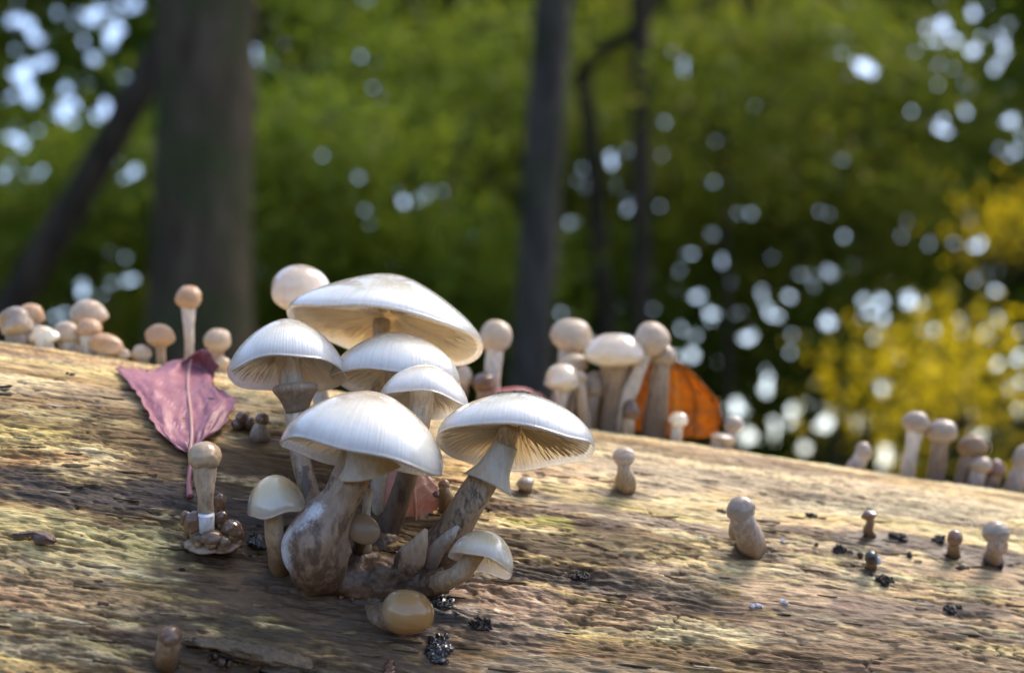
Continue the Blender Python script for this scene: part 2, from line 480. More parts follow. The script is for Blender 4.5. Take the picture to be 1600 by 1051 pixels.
# ------------------------------------------------------------------ the log: mesh
def log_mesh():
    def spaced(parts):
        out = []
        for a, b, st in parts: out.append(np.arange(a, b, st))
        return np.concatenate(out)
    us = spaced([(-1.35, -0.07, 0.03), (-0.07, 0.62, 0.00075), (0.62, 1.75, 0.03)])
    d2r = math.pi / 180
    ths = spaced([(-180, -30, 5), (-30, -12, 1.0), (-12, 82, 0.125), (82, 180, 5)]) * d2r
    nu, nt = len(us), len(ths)
    U, TH = np.meshgrid(us, ths, indexing='ij')
    V = TH * LOG_R
    mm = 0.001
    warp = (fbm(U / 0.09, V / 0.030, 3, 11) - 0.5) * 10 * mm + (fbm(U / 0.022, V / 0.008, 3, 12) - 0.5) * 1.6 * mm
    W = V + warp
    fine_u = (U > -0.07) & (U < 0.62)
    broad = fbm(U / 0.11, W / 0.016, 3, 1)
    fib = fbm(U / 0.011, W / 0.0016, 4, 2, 0.62)
    fib2 = fbm(U / 0.007, W / 0.0011, 3, 22, 0.6)
    g = fbm(U / 0.022, W / 0.006, 5, 3, 0.55)
    lv = g * 9
    terr = (np.floor(lv) + sstep(0.80, 1.0, lv - np.floor(lv))) / 9
    region = sstep(0.42, 0.60, fbm(U / 0.10, W / 0.03, 3, 4))          # where it flakes
    cr = fbm(U / 0.035, W / 0.0042, 3, 5)
    crack = sstep(0.017, 0.004, np.abs(cr - 0.5)) * sstep(0.46, 0.56, fbm(U / 0.05, W / 0.02, 3, 6))
    pit = sstep(0.70, 0.80, fbm(U / 0.006, W / 0.0028, 3, 7)) * sstep(0.45, 0.6, fbm(U / 0.06, W / 0.02, 2, 8))
    dash = sstep(0.57, 0.66, fbm(U / 0.0075, W / 0.0011, 3, 25, 0.55)) * (0.25 + 0.75 * sstep(0.40, 0.58, fbm(U / 0.07, W / 0.025, 3, 26)))
    fray = fbm(U / 0.0045, W / 0.0010, 2, 27)
    h = (1.5 * (broad - 0.5) + 1.2 * (fib - 0.5) + 0.5 * (fib2 - 0.5) + 2.4 * (terr - 0.5) * region
         + 0.7 * (g - 0.5) - 1.4 * crack - 0.7 * pit - 0.75 * dash + 0.45 * (fray - 0.5)) * mm

    # ---- what the wood looks like (its own colour, with leaf and cluster shadow painted in)
    A = np.array
    st1 = fbm(U / 0.16, W / 0.010, 4, 31, 0.55)
    st2 = fbm(U / 0.09, W / 0.005, 4, 32, 0.55)
    st3 = fbm(U / 0.05, W / 0.014, 4, 33, 0.55)
    col = np.empty(U.shape + (3,))
    col[:] = A([0.70, 0.49, 0.22])
    def lay(m, c):
        nonlocal col
        col = col * (1 - m[..., None]) + A(c) * m[..., None]
    lay(sstep(0.44, 0.62, st1) * 0.9, (0.83, 0.69, 0.41))
    lay(sstep(0.52, 0.66, st2) * 0.7, (0.64, 0.49, 0.18))
    lay(sstep(0.54, 0.42, st2) * sstep(0.50, 0.60, st3) * 0.75, (0.52, 0.31, 0.17))
    lay(sstep(0.44, 0.34, st1) * 0.75, (0.20, 0.13, 0.07))
    lay(sstep(0.60, 0.70, st3) * 0.4, (0.38, 0.31, 0.23))
    wet = np.zeros(U.shape)
    edge_n = (fbm(U / 0.030, W / 0.006, 4, 41, 0.6) - 0.5)
    edge_f = (fbm(U / 0.009, W / 0.0020, 3, 42, 0.6) - 0.5)
    def stain_shade(px0, py0, px1, py1, half, c, amt, wetness=0.0, rag=2.2, soft=0.35):
        """a streak of colour on the wood from one pixel to another, half pixels wide, ragged along the grain"""
        nonlocal wet
        a, b = log_uv(on_log(px0, py0)), log_uv(on_log(px1, py1))
        ax, ay, bx, by = a[0], a[1] * LOG_R, b[0], b[1] * LOG_R
        dx, dy = bx - ax, by - ay
        L2 = dx * dx + dy * dy + 1e-9
        t = np.clip(((U - ax) * dx + (W - ay) * dy) / L2, 0, 1)
        du, dv = (U - ax - t * dx) * 0.45, (W - ay - t * dy)
        pm = (half / FP) * 0.5
        # grain direction is stretched, so the half width is measured across the grain on the curved face
        u2, v2 = log_uv(on_log((px0 + px1) / 2, (py0 + py1) / 2 + half))
        u1, v1 = log_uv(on_log((px0 + px1) / 2, (py0 + py1) / 2))
        pm = abs(v2 - v1) * LOG_R
        d = np.sqrt(du * du + dv * dv) / pm
        m = sstep(1.0 + soft, 1.0 - soft, d + rag * edge_n + rag * 0.7 * edge_f)
        lay(m * amt, c)
        wet = np.maximum(wet, m * wetness)
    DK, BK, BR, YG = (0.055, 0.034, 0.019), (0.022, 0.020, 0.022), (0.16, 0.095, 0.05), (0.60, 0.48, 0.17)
    PK, PL, GY_ = (0.50, 0.31, 0.19), (0.78, 0.66, 0.46), (0.42, 0.345, 0.25)
    # pale top
    stain_shade(0, 590, 350, 640, 14, PL, 0.6); stain_shade(750, 690, 1600, 800, 26, PL, 0.55); stain_shade(1000, 735, 1500, 800, 16, GY_, 0.6)
    stain_shade(0, 568, 200, 600, 6, (0.40, 0.27, 0.10), 0.6); stain_shade(0, 606, 130, 612, 6, GY_, 0.7); stain_shade(0, 650, 160, 668, 6, DK, 0.6)
    stain_shade(0, 635, 150, 655, 12, (0.40, 0.29, 0.19), 0.7)
    stain_shade(0, 680, 230, 690, 26, YG, 0.75); stain_shade(60, 640, 200, 660, 14, (0.44, 0.40, 0.20), 0.5)
    stain_shade(0, 715, 110, 712, 14, (0.48, 0.25, 0.10), 0.7)
    # dark band across the left
    stain_shade(-80, 742, 250, 768, 46, DK, 0.92); stain_shade(150, 772, 560, 800, 40, DK, 0.88); stain_shade(60, 758, 380, 788, 24, BK, 0.85, 0.3)
    stain_shade(260, 700, 560, 740, 40, BR, 0.8); stain_shade(330, 715, 520, 760, 24, DK, 0.75); stain_shade(180, 620, 300, 690, 26, BR, 0.6)  # last streak paints the purple leaf's shadow on the wood
    # yellow green sweep
    stain_shade(0, 815, 330, 850, 22, (0.66, 0.57, 0.28), 0.8); stain_shade(0, 845, 400, 880, 20, YG, 0.4); stain_shade(340, 975, 440, 980, 14, (0.36, 0.32, 0.08), 0.6)
    stain_shade(0, 900, 160, 900, 24, GY_, 0.5); stain_shade(40, 930, 230, 945, 30, PK, 0.6); stain_shade(0, 985, 150, 985, 18, BR, 0.6)
    stain_shade(20, 1020, 230, 1030, 20, PL, 0.5)
    # wet dark foot of the cluster, the cluster's shadow on the wood painted in
    stain_shade(420, 925, 720, 935, 62, DK, 0.92, 0.6, 1.4); stain_shade(500, 905, 660, 940, 40, BK, 0.85, 0.7, 1.4); stain_shade(330, 1005, 560, 960, 50, DK, 0.85, 0.4)
    stain_shade(550, 960, 620, 1050, 40, DK, 0.92, 0.7, 1.2); stain_shade(640, 935, 730, 955, 30, BK, 0.85, 0.8, 1.2); stain_shade(655, 985, 715, 1050, 26, BK, 0.85, 0.8, 1.2)
    stain_shade(240, 1025, 600, 1050, 30, DK, 0.8, 0.2); stain_shade(330, 900, 420, 930, 34, BR, 0.7)
    stain_shade(380, 850, 450, 880, 30, DK, 0.85, 0.3)
    # to the right
    stain_shade(750, 790, 1010, 850, 24, BR, 0.88); stain_shade(780, 798, 930, 820, 13, DK, 0.8); stain_shade(870, 795, 1130, 830, 12, (0.24, 0.19, 0.17), 0.8)
    stain_shade(800, 822, 870, 822, 7, (0.44, 0.42, 0.10), 0.9); stain_shade(860, 850, 1060, 880, 14, (0.46, 0.38, 0.16), 0.7); stain_shade(850, 770, 1090, 800, 10, (0.46, 0.36, 0.16), 0.6)
    stain_shade(740, 842, 970, 872, 16, DK, 0.88); stain_shade(770, 885, 1030, 928, 22, BK, 0.92, 0.2); stain_shade(720, 870, 880, 885, 18, DK, 0.85); stain_shade(1010, 925, 1180, 955, 12, DK, 0.7)
    stain_shade(1000, 940, 1150, 960, 8, BR, 0.8); stain_shade(1020, 890, 1100, 895, 7, GY_, 0.7)
    stain_shade(760, 935, 980, 960, 22, PK, 0.75); stain_shade(720, 990, 900, 1010, 30, BR, 0.6); stain_shade(700, 1020, 780, 1040, 24, (0.26, 0.14, 0.05), 0.7, 0.4)
    stain_shade(1050, 900, 1300, 920, 24, (0.50, 0.38, 0.26), 0.6); stain_shade(1180, 925, 1600, 965, 18, (0.52, 0.37, 0.26), 0.65)
    stain_shade(1190, 822, 1380, 846, 14, (0.15, 0.10, 0.08), 0.85); stain_shade(1330, 842, 1570, 868, 11, (0.10, 0.085, 0.08), 0.85)
    stain_shade(1380, 815, 1520, 835, 6, (0.48, 0.40, 0.16), 0.8); stain_shade(1340, 800, 1600, 825, 5, GY_, 0.7)
    stain_shade(1330, 945, 1540, 955, 9, (0.20, 0.155, 0.135), 0.75); stain_shade(1240, 960, 1600, 995, 11, (0.27, 0.265, 0.21), 0.7)
    stain_shade(1280, 1005, 1650, 1040, 44, (0.19, 0.12, 0.09), 0.8); stain_shade(960, 1000, 1250, 1030, 24, BR, 0.5); stain_shade(780, 1030, 1000, 1045, 14, GY_, 0.6)
    stain_shade(1500, 735, 1620, 760, 5, (0.24, 0.13, 0.09), 0.7); stain_shade(1180, 795, 1480, 800, 8, (0.50, 0.46, 0.30), 0.5)
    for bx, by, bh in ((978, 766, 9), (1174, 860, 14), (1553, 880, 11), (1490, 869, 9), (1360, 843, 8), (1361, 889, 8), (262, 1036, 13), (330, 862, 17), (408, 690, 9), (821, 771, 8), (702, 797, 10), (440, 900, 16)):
        stain_shade(bx - 14, by, bx + 16, by + 2, bh, (0.075, 0.048, 0.03), 0.85, 0.3, 1.6)
    # dirt lying in cracks and between fibres, bleached edges on what stands proud
    lay(np.clip(crack * 0.9 + pit * 0.65, 0, 0.92), (0.035, 0.024, 0.016))
    lay(dash * 0.6, (0.085, 0.052, 0.03))
    lay(sstep(0.42, 0.25, fib) * 0.65, (0.075, 0.05, 0.03))
    fr = lv - np.floor(lv)
    lay(sstep(0.72, 0.82, fr) * sstep(1.0, 0.92, fr) * region * 0.5, (0.05, 0.034, 0.022))
    col = np.minimum(col * (1 + 0.35 * sstep(0.58, 0.70, fib))[..., None], 0.85)
    col = col * A([1.06, 0.98, 0.83])
    ca, sa = np.cos(TH)[..., None], np.sin(TH)[..., None]
    n, f, a, l0 = A(LN), A(LF), A(LA), A(L0)
    co = l0 + U[..., None] * a + (LOG_R + h)[..., None] * (ca * n + sa * f)
    faces = grid_faces(nu, nt, wrap_v=True)
    # end caps
    verts = co.reshape(-1, 3)
    k = len(verts)
    verts = np.concatenate([verts, [l0 + us[0] * a, l0 + us[-1] * a]])
    j = np.arange(nt)
    f0 = np.stack([j, (j + 1) % nt, np.full(nt, k), np.full(nt, k)], -1)
    base = (nu - 1) * nt
    f1 = np.stack([base + (j + 1) % nt, base + j, np.full(nt, k + 1), np.full(nt, k + 1)], -1)
    # quads that fold to triangles on the ends are kept as separate triangles
    pad = lambda arr, v: np.concatenate([arr.reshape((-1,) + arr.shape[2:]), v])
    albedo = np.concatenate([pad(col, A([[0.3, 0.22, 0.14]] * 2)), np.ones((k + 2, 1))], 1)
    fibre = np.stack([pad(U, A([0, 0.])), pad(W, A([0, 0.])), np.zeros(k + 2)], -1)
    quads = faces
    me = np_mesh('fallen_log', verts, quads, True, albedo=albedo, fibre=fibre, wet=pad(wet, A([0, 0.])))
    fan = np.stack([j, (j + 1) % nt, np.full(nt, nt)], -1)
    me_end = [np_mesh('cut_end', verts[np.append(j, k)], fan, False), np_mesh('cut_end', verts[np.append(base + j, k + 1)], fan[:, ::-1], False)]
    def height(u, th):
        iu = np.clip(np.searchsorted(us, u), 0, nu - 1); it = np.clip(np.searchsorted(ths, th), 0, nt - 1)
        return float(h[iu, it])
    return me, me_end, height

log_me, log_end_me, log_h = log_mesh()
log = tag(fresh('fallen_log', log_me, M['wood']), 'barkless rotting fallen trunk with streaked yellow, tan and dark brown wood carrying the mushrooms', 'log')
for e_ in log_end_me: fresh('cut_end', e_, M['splinter'], log)

def seat(px, py, sink=0.0015):
    """the real surface of the log under a pixel (relief included), a little sunk in"""
    p = on_log(px, py)
    u, th = log_uv(p)
    return log_pt(u, th, log_h(u, th) - sink)

# ------------------------------------------------------------------ mushroom building
def frame_of(ax):
    ax = Vector(ax).normalized()
    ref = Vector((0, 1, 0)) if abs(ax.y) < 0.9 else Vector((1, 0, 0))
    e1 = ax.cross(ref).normalized()
    return ax, e1, ax.cross(e1).normalized()

def lathe_pts(C, ax, prof, nseg, radial=None):
    """prof: list of (r, z); radial(i, ang)-> (r multiplier, z offset) arrays"""
    ax, e1, e2 = frame_of(ax)
    ang = np.linspace(0, 2 * math.pi, nseg, endpoint=False)
    pr = np.array(prof)
    r = pr[:, 0][:, None] * np.ones(nseg)
    z = pr[:, 1][:, None] * np.ones(nseg)
    if radial is not None:
        rm, dz = radial(np.arange(len(pr))[:, None], ang[None, :])
        r, z = r * rm, z + dz
    A = np.array
    return (A(C) + r[..., None] * (np.cos(ang)[None, :, None] * A(e1) + np.sin(ang)[None, :, None] * A(e2)) + z[..., None] * A(ax)), ang

def cap_open(parent, C, ax, R, h, mat, conic=0.4, under=0.5, gill_n=54, gill_drop=0.16, nseg=168, wob=0.025, seed=0, droop=0.0, gill_mat='gills', stem_r=0.12):
    rs = np.random.default_rng(seed + 100)
    n_out, n_in = 34, 20
    nseg = 8 * gill_n
    phi = np.linspace(0.02, math.pi / 2, n_out)
    s = np.sin(phi)
    cone = lambda x: (math.sqrt(1.0784) - np.sqrt(x * x + 0.0784)) / (math.sqrt(1.0784) - 0.28)
    top = h * ((1 - conic) * np.cos(phi) + conic * cone(s))
    prof = [(R * a, b) for a, b in zip(s, top)]
    t = 0.028 * R                                      # rounded lip
    for k in range(1, 5):
        q = k / 5 * math.pi
        prof.append((R + 0.6 * t * math.sin(q) - (1 - math.cos(q)) * 0.5 * t, -t * (1 - math.cos(q)) * 0.55))
    zt = lambda x: h * ((1 - conic) * np.sqrt(np.maximum(0, 1 - x * x)) + conic * cone(x))
    xin = np.linspace(0.965, 0.02, n_in)
    for x in xin:
        prof.append((R * x, under * float(zt(np.array(x))) - 0.5 * t * x))
    prof = np.array(prof)
    npf = len(prof)
    k1, k2, k3 = rs.uniform(0, 6.28, 3)
    pv = np.concatenate([s, np.ones(4), np.full(n_in, 1.0)])
    def radial(i, ang):
        w = wob * (np.sin(2 * ang + k1) + 0.6 * np.sin(3 * ang + k2) + 0.35 * np.sin(7 * ang + k3)) * pv[i] ** 2
        rib = 0.0009 * np.sin(ang * 110) * sstep(0.72, 0.98, pv[i]) * (i < n_out + 2)
        dz = R * (0.035 * np.sin(2 * ang + k2) + 0.02 * np.sin(5 * ang + k1)) * pv[i] ** 3 * (wob / 0.025)
        ii = np.clip(i - (n_out + 4), -1, n_in - 1)
        xi = np.where(ii >= 0, xin[np.maximum(ii, 0)], 1.0)
        phase = ang + 0.02 * np.sin(xi * 8 + k1)
        ridge = (0.5 + 0.5 * np.cos(gill_n * phase)) ** 3 + 0.7 * (0.5 - 0.5 * np.cos(gill_n * phase)) ** 6 * sstep(0.45, 0.7, xi)
        dz = dz - (ii >= 0) * ridge * 0.05 * R * sstep(1.0, 0.9, xi) * sstep(0.05, 0.3, xi)
        return 1 + w + rib, dz + 0 * ang
    pts, ang = lathe_pts(C, ax, prof, nseg, radial)
    v = pts.reshape(-1, 3)
    f = grid_faces(npf, nseg, wrap_v=True)
    prof_a = np.repeat(np.concatenate([s, np.ones(4), np.full(n_in, 0.9)]), nseg)
    streak = (0.5 + 0.5 * (vnoise(np.tile(ang * 60, npf), prof_a * 2, seed) - 0.5) * 2) * sstep(0.15, 0.8, prof_a)
    o = np.array(parent.location)
    # close both poles
    nv = len(v)
    axn = np.array(Vector(ax).normalized())
    v = np.concatenate([v, [np.array(C) + axn * (top[0] + 0.0001)], [np.array(C) + axn * prof[-1, 1]]])
    j = np.arange(0, nseg, 2)
    p0 = np.stack([np.full(len(j), nv), (j), (j + 1), (j + 2) % nseg], -1)
    b = (npf - 1) * nseg
    p1 = np.stack([np.full(len(j), nv + 1), b + (j + 2) % nseg, b + j + 1, b + j], -1)
    me = np_mesh('cap', v - o, np.concatenate([f, p0, p1]), True, prof=np.append(prof_a, [0, 1]), streak=np.append(streak, [0, 0]))
    cap = fresh('cap', me, mat, parent)
    # gills: thin blades hung below the flesh
    axv, e1, e2 = frame_of(ax)
    A = np.array
    gv, gf = [], []
    nb = 9
    for g in range(gill_n * 2):
        a = g * math.pi / gill_n
        r0 = stem_r if g % 2 == 0 else rs.uniform(0.45, 0.66)
        x = np.linspace(r0, 0.985, nb)
        w = 1 + wob * (np.sin(2 * a + k1) + 0.6 * np.sin(3 * a + k2) + 0.35 * np.sin(7 * a + k3)) * x ** 2
        dz = R * (0.035 * np.sin(2 * a + k2) + 0.02 * np.sin(5 * a + k1)) * x ** 3 * (wob / 0.025)
        zu = under * zt(x) + dz + 0.0002
        body = under * zt(x)
        dep = np.minimum(body * 0.5, 0.058 * R if g % 2 == 0 else 0.040 * R) * sstep(0.05, 0.3, x) * sstep(1.0, 0.93, x)
        if g % 2: dep = dep * sstep(r0 - 0.02, r0 + 0.25, x)
        zl = zu - dep - 0.0001
        dirv = math.cos(a) * A(e1) + math.sin(a) * A(e2)
        tang = -math.sin(a) * A(e1) + math.cos(a) * A(e2)
        bend = 0.012 * R * np.sin(x * 9 + g)
        for zz in (zu, zl):
            gv.append(A(C) + (R * x * w)[:, None] * dirv + zz[:, None] * A(axv) + bend[:, None] * tang * (1 if zz is zl else 0))
        k = 2 * g * nb
        q = np.arange(nb - 1)
        gf.append(np.stack([k + q, k + q + 1, k + nb + q + 1, k + nb + q], -1))
    me = np_mesh('gills', np.concatenate(gv) - o, np.concatenate(gf), True)
    tag(fresh('gills', me, M[gill_mat], cap), kind='stuff')
    return cap

def cap_egg(parent, C, ax, R, h, hb, mat, nseg=64, seed=0, wob=0.05, pinch=0.0, flat=1.0, name='cap', nr=30, lumpy=0.0):
    """closed young cap: h above its widest ring, hb below it"""
    phi = np.linspace(0.03, math.pi - 0.03, nr)
    r = R * np.sin(phi) ** flat
    z = np.where(phi < math.pi / 2, h * np.cos(phi), hb * np.cos(phi))
    r = r * (1 - pinch * sstep(math.pi * 0.5, math.pi, phi))
    rs = np.random.default_rng(seed + 300)
    k1, k2, k3, k4 = rs.uniform(0, 6.28, 4)
    sp = np.sin(phi)
    def radial(i, ang):
        ph = phi[i]
        w = wob * (np.sin(2 * ang + k1) * sp[i] + 0.7 * np.sin(3 * ang + k2 + 2 * ph) * sp[i] + 0.5 * np.sin(4 * ph + k3 + ang) + 0.2 * np.sin(9 * ang + 5 * ph + k4))
        if lumpy:
            X, Y, Z = np.cos(ang) * sp[i] * 2, np.sin(ang) * sp[i] * 2, np.cos(ph) * 2
            w = w + lumpy * 2 * (fbm(X + 7 + Z * 0.6, Y + 3 - Z * 0.8, 5, seed, 0.6) - 0.5) + lumpy * (fbm(X * 3 + Z * 2, Y * 3 + Z, 3, seed + 9) - 0.5)
        return 1 + w, R * wob * 0.5 * np.sin(2 * ang + k3) * sp[i]
    pts, ang = lathe_pts(C, ax, np.stack([r, z], -1), nseg, radial)
    v = pts.reshape(-1, 3)
    o = np.array(parent.location)
    nv = len(v)
    v = np.concatenate([v, [pts[0].mean(0)], [pts[-1].mean(0)]])
    j = np.arange(0, nseg, 2)
    b = (nr - 1) * nseg
    p0 = np.stack([np.full(len(j), nv), j, j + 1, (j + 2) % nseg], -1)
    p1 = np.stack([np.full(len(j), nv + 1), b + (j + 2) % nseg, b + j + 1, b + j], -1)
    prof_a = np.repeat(np.clip(phi / (math.pi * 0.62), 0, 1), nseg)
    streak = np.clip(0.5 + (vnoise(np.tile(ang * 9, nr), prof_a * 3, seed) - 0.5), 0, 1) * prof_a
    me = np_mesh(name, v - o, np.concatenate([grid_faces(nr, nseg, wrap_v=True), p0, p1]), True,
                 prof=np.append(prof_a, [0, 1]), streak=np.append(streak, [0, 0]), along=np.append(1 - np.repeat(phi / math.pi, nseg), [1, 0]))
    return fresh(name, me, mat, parent)

def catmull(ctrl, n):
    c = np.array(ctrl, float)
    c = np.concatenate([[2 * c[0] - c[1]], c, [2 * c[-1] - c[-2]]])
    m = len(c) - 3
    t = np.linspace(0, m - 1e-6, n)
    i = t.astype(int); f = (t - i)[:, None]
    p0, p1, p2, p3 = c[i], c[i + 1], c[i + 2], c[i + 3]
    return 0.5 * (2 * p1 + (p2 - p0) * f + (2 * p0 - 5 * p1 + 4 * p2 - p3) * f ** 2 + (3 * p1 - p0 - 3 * p2 + p3) * f ** 3)

def tube_mesh(name, pts, radii, origin, nseg=28, n=26, bump=0.06, seed=0, flute=0.0, flat=None):
    """tapered tube along control points, bottom first; both ends closed"""
    c = catmull(np.concatenate([np.array([list(p) for p in pts]), np.array(radii)[:, None]], 1), n)
    p, r = c[:, :3], np.maximum(c[:, 3], 1e-5)
    tg = np.gradient(p, axis=0)
    tg /= np.linalg.norm(tg, axis=1)[:, None]
    e1 = np.cross(tg, np.array(FWD) if abs(tg[:, 1]).max() < 0.95 else np.array([1., 0, 0.3]))
    e1 /= np.linalg.norm(e1, axis=1)[:, None]
    e2 = np.cross(tg, e1)
    ang = np.linspace(0, 2 * math.pi, nseg, endpoint=False)
    s = np.concatenate([[0], np.cumsum(np.linalg.norm(np.diff(p, axis=0), axis=1))])
    rel = s / (r.mean() + 1e-9)
    ca, sa = np.cos(ang)[None, :], np.sin(ang)[None, :]
    nz = (fbm(ca * 1.3 + rel[:, None] * 0.35 + 9, sa * 1.3 + rel[:, None] * 0.21 + 5, 4, seed) - 0.5) * 2 * bump * 2
    fl = flute * np.sin(ang * 11 + seed)[None, :]
    rr = r[:, None] * (1 + nz + fl)
    if flat is not None: sa = sa * flat
    pts3 = p[:, None, :] + rr[..., None] * (ca[..., None] * e1[:, None, :] + sa[..., None] * e2[:, None, :])
    v = pts3.reshape(-1, 3)
    nv = len(v)
    v = np.concatenate([v, [p[0]], [p[-1]]]) - np.array(origin)
    j = np.arange(0, nseg, 2)
    b = (n - 1) * nseg
    p0 = np.stack([np.full(len(j), nv), (j + 2) % nseg, j + 1, j], -1)
    p1 = np.stack([np.full(len(j), nv + 1), b + j, b + j + 1, b + (j + 2) % nseg], -1)
    al = np.repeat(s / s[-1], nseg)
    return np_mesh(name, v, np.concatenate([grid_faces(n, nseg, wrap_v=True)[:, ::-1], p0, p1]), True, along=np.append(al, [0, 1]),
                   prof=np.append(1 - al, [1, 0]), streak=np.zeros(len(al) + 2))

def stem(parent, pts, radii, mat, name='stem', **kw):
    return fresh(name, tube_mesh(name, pts, radii, parent.location, **kw), mat, parent)

def skirt(parent, C, ax, prof, mat, name='ring', wave=0.08, seed=0, nseg=96, thick=0.0005, grand=None):
    """ring round a stem: a thin flared sheet with two faces; prof (r, z) from its top to its hem"""
    pr = catmull(prof, 16)
    inner = pr[::-1] - np.array([[thick, 0.0]])
    full = np.concatenate([pr, inner])
    m = len(full)
    lvl = np.concatenate([np.linspace(0, 1, 16), np.linspace(1, 0, 16)])
    rs = np.random.default_rng(seed + 40)
    k = rs.uniform(0, 6.28, 3)
    def radial(i, ang):
        w = wave * (np.sin(3 * ang + k[0]) + 0.7 * np.sin(5 * ang + k[1]) + 0.4 * np.sin(11 * ang + k[2])) * lvl[i] ** 1.5
        return 1 + w, -abs(pr[-1, 0]) * wave * 1.6 * np.sin(2 * ang + k[2]) * lvl[i] ** 2
    pts, _ = lathe_pts(C, ax, full, nseg, radial)
    me = np_mesh(name, pts.reshape(-1, 3) - np.array(parent.location), grid_faces(m, nseg, True, True), True,
                 along=np.repeat(1 - lvl, nseg))
    return fresh(name, me, mat, parent)

SP = lambda px, d: px / FP * d
GROUP = 'porcelain mushrooms growing in the big front cluster'
# ---- the front cluster --------------------------------------------------------------------------
def stem_pts(lst):
    return [P(x, y, d) for x, y, d, r in lst], [SP(r, d) for x, y, d, r in lst]

def big(label, cx, cy, d, R, h, ax, stem_l, smat, mat='cap_white', seed=0, **kw):
    pts, rad = stem_pts(stem_l)
    m = thing('mushroom', pts[0], label, 'mushroom', GROUP)
    skw = kw.pop('stem_kw', {})
    stem(m, pts, rad, M[smat], seed=seed, **skw)
    cap_open(m, P(cx, cy, d), axis3(*ax), SP(R, d), SP(h, d), M[mat], seed=seed, **kw)
    return m

D0 = pick_depth(600, 885)
print('cluster depth', D0, 'H', pick_depth(690, 890), 'left leaf', pick_depth(297, 705), 'bottom', pick_depth(635, 955), 'right', pick_depth(1555, 870), pick_depth(330, 840))

# widest cap at the back
big('widest white mushroom cap, topmost of the front cluster, cream underside showing', 602, 520, 0.545, 155, 94, (0.16, 0.95, -0.27),
    [(600, 880, 0.505, 14), (592, 760, 0.520, 13), (588, 640, 0.535, 13), (597, 500, 0.546, 14)], 'stem_pale', seed=1, conic=0.62, under=0.34, wob=0.018)
# left cap
mB = big('white bell-shaped mushroom at the left of the front cluster with a ragged brown ring', 448, 586, 0.508, 89, 92, (-0.04, 0.93, -0.36),
    [(492, 840, 0.492, 15), (486, 780, 0.495, 15), (470, 715, 0.500, 15), (462, 650, 0.504, 17), (456, 605, 0.507, 18), (448, 545, 0.510, 19)], 'stem_scaly', seed=2, conic=0.30, under=0.50)
skirt(mB, P(461, 602, 0.505), axis3(-0.08, 0.98, -0.1), [(SP(19, .505), SP(3, .505)), (SP(30, .505), SP(2, .505)), (SP(36, .505), SP(-6, .505)), (SP(28, .505), SP(-18, .505)), (SP(21, .505), SP(-32, .505)), (SP(19, .505), SP(-42, .505))], M['ring_brown'], seed=2, wave=0.05)
# middle cap
big('white mushroom cap wedged in the middle of the cluster, just under the widest cap', 620, 597, 0.517, 99, 80, (0.05, 0.94, -0.26),
    [(585, 870, 0.503, 13), (592, 760, 0.510, 13), (610, 660, 0.515, 14), (618, 560, 0.519, 15)], 'stem_pale', seed=3, conic=0.25, under=0.45)
# small cap right of it
mE = big('smaller white mushroom cap with pale fluted stem above the dome of the front cap', 661, 634, 0.494, 73, 66, (0.10, 0.93, -0.34),
    [(592, 880, 0.502, 30), (606, 830, 0.500, 20), (628, 770, 0.499, 17), (645, 710, 0.498, 16), (655, 665, 0.497, 16), (660, 600, 0.497, 17)], 'stem_dark', seed=4, conic=0.22, under=0.50)
stem(mE, *stem_pts([(645, 712, 0.496, 15.5), (655, 665, 0.4955, 17), (660, 605, 0.495, 19)]), M['stem_pale'], name='upper_stem', seed=9, flute=0.03)
# front cap with the thick stem
mF = big('large glossy white domed mushroom cap at the front with a thick bulbous brown stem', 566, 716, 0.462, 131, 107, (0.19, 0.96, -0.19),
    [(504, 910, 0.478, 24), (499, 888, 0.469, 42), (496, 856, 0.464, 52), (508, 820, 0.464, 45), (530, 782, 0.464, 31), (546, 748, 0.464, 29), (562, 690, 0.464, 24), (570, 650, 0.464, 24)], 'bulb', seed=5, stem_kw=dict(n=70, nseg=72, bump=0.11), conic=0.30, under=0.50)
skirt(mF, P(566, 690, 0.464), axis3(-0.14, 0.99, 0.0), [(SP(25, .464), SP(16, .464)), (SP(29, .464), SP(-10, .464)), (SP(37, .464), SP(-32, .464)), (SP(52, .464), SP(-52, .464))], M['ring_pale'], seed=5, wave=0.05)
fm = next(c for c in mF.children if c.name.startswith('stem')).data
co = np.empty(len(fm.vertices) * 3, np.float32); fm.vertices.foreach_get('co', co)
co = co.reshape(-1, 3) + np.array(mF.location)
fz = np.zeros(len(co))
for qx, qy, qd, qr in ((448, 830, 0.461, 26), (455, 865, 0.461, 26), (470, 810, 0.459, 24), (492, 798, 0.458, 16), (450, 890, 0.463, 16)):
    fz = np.maximum(fz, sstep(1.25, 0.3, np.linalg.norm(co - np.array(P(qx, qy, qd)), axis=1) / SP(qr * 1.3, qd)))
fm.attributes.new('fuzz', 'FLOAT', 'POINT').data.foreach_set('value', fz.astype(np.float32))
# right cap
mH = big('wide white mushroom cap leaning right, gills lit from behind, scaly brown crown', 807, 697, 0.474, 123, 84, (0.05, 0.93, -0.35),
    [(668, 900, 0.494, 34), (694, 855, 0.486, 28), (725, 800, 0.481, 26), (752, 757, 0.479, 24), (780, 710, 0.477, 19), (800, 665, 0.476, 17)], 'stem_scaly', seed=6, conic=0.28, under=0.42, gill_n=56)
skirt(mH, P(785, 706, 0.4765), axis3(0.42, 0.90, 0.0), [(SP(20, .4765), SP(14, .4765)), (SP(23, .4765), SP(-10, .4765)), (SP(27, .4765), SP(-30, .4765)), (SP(40, .4765), SP(-52, .4765))], M['ring_pale'], seed=6, wave=0.05)
wart_C = P(807, 697, 0.474) + axis3(0.05, 0.93, -0.35) * SP(76, .474)
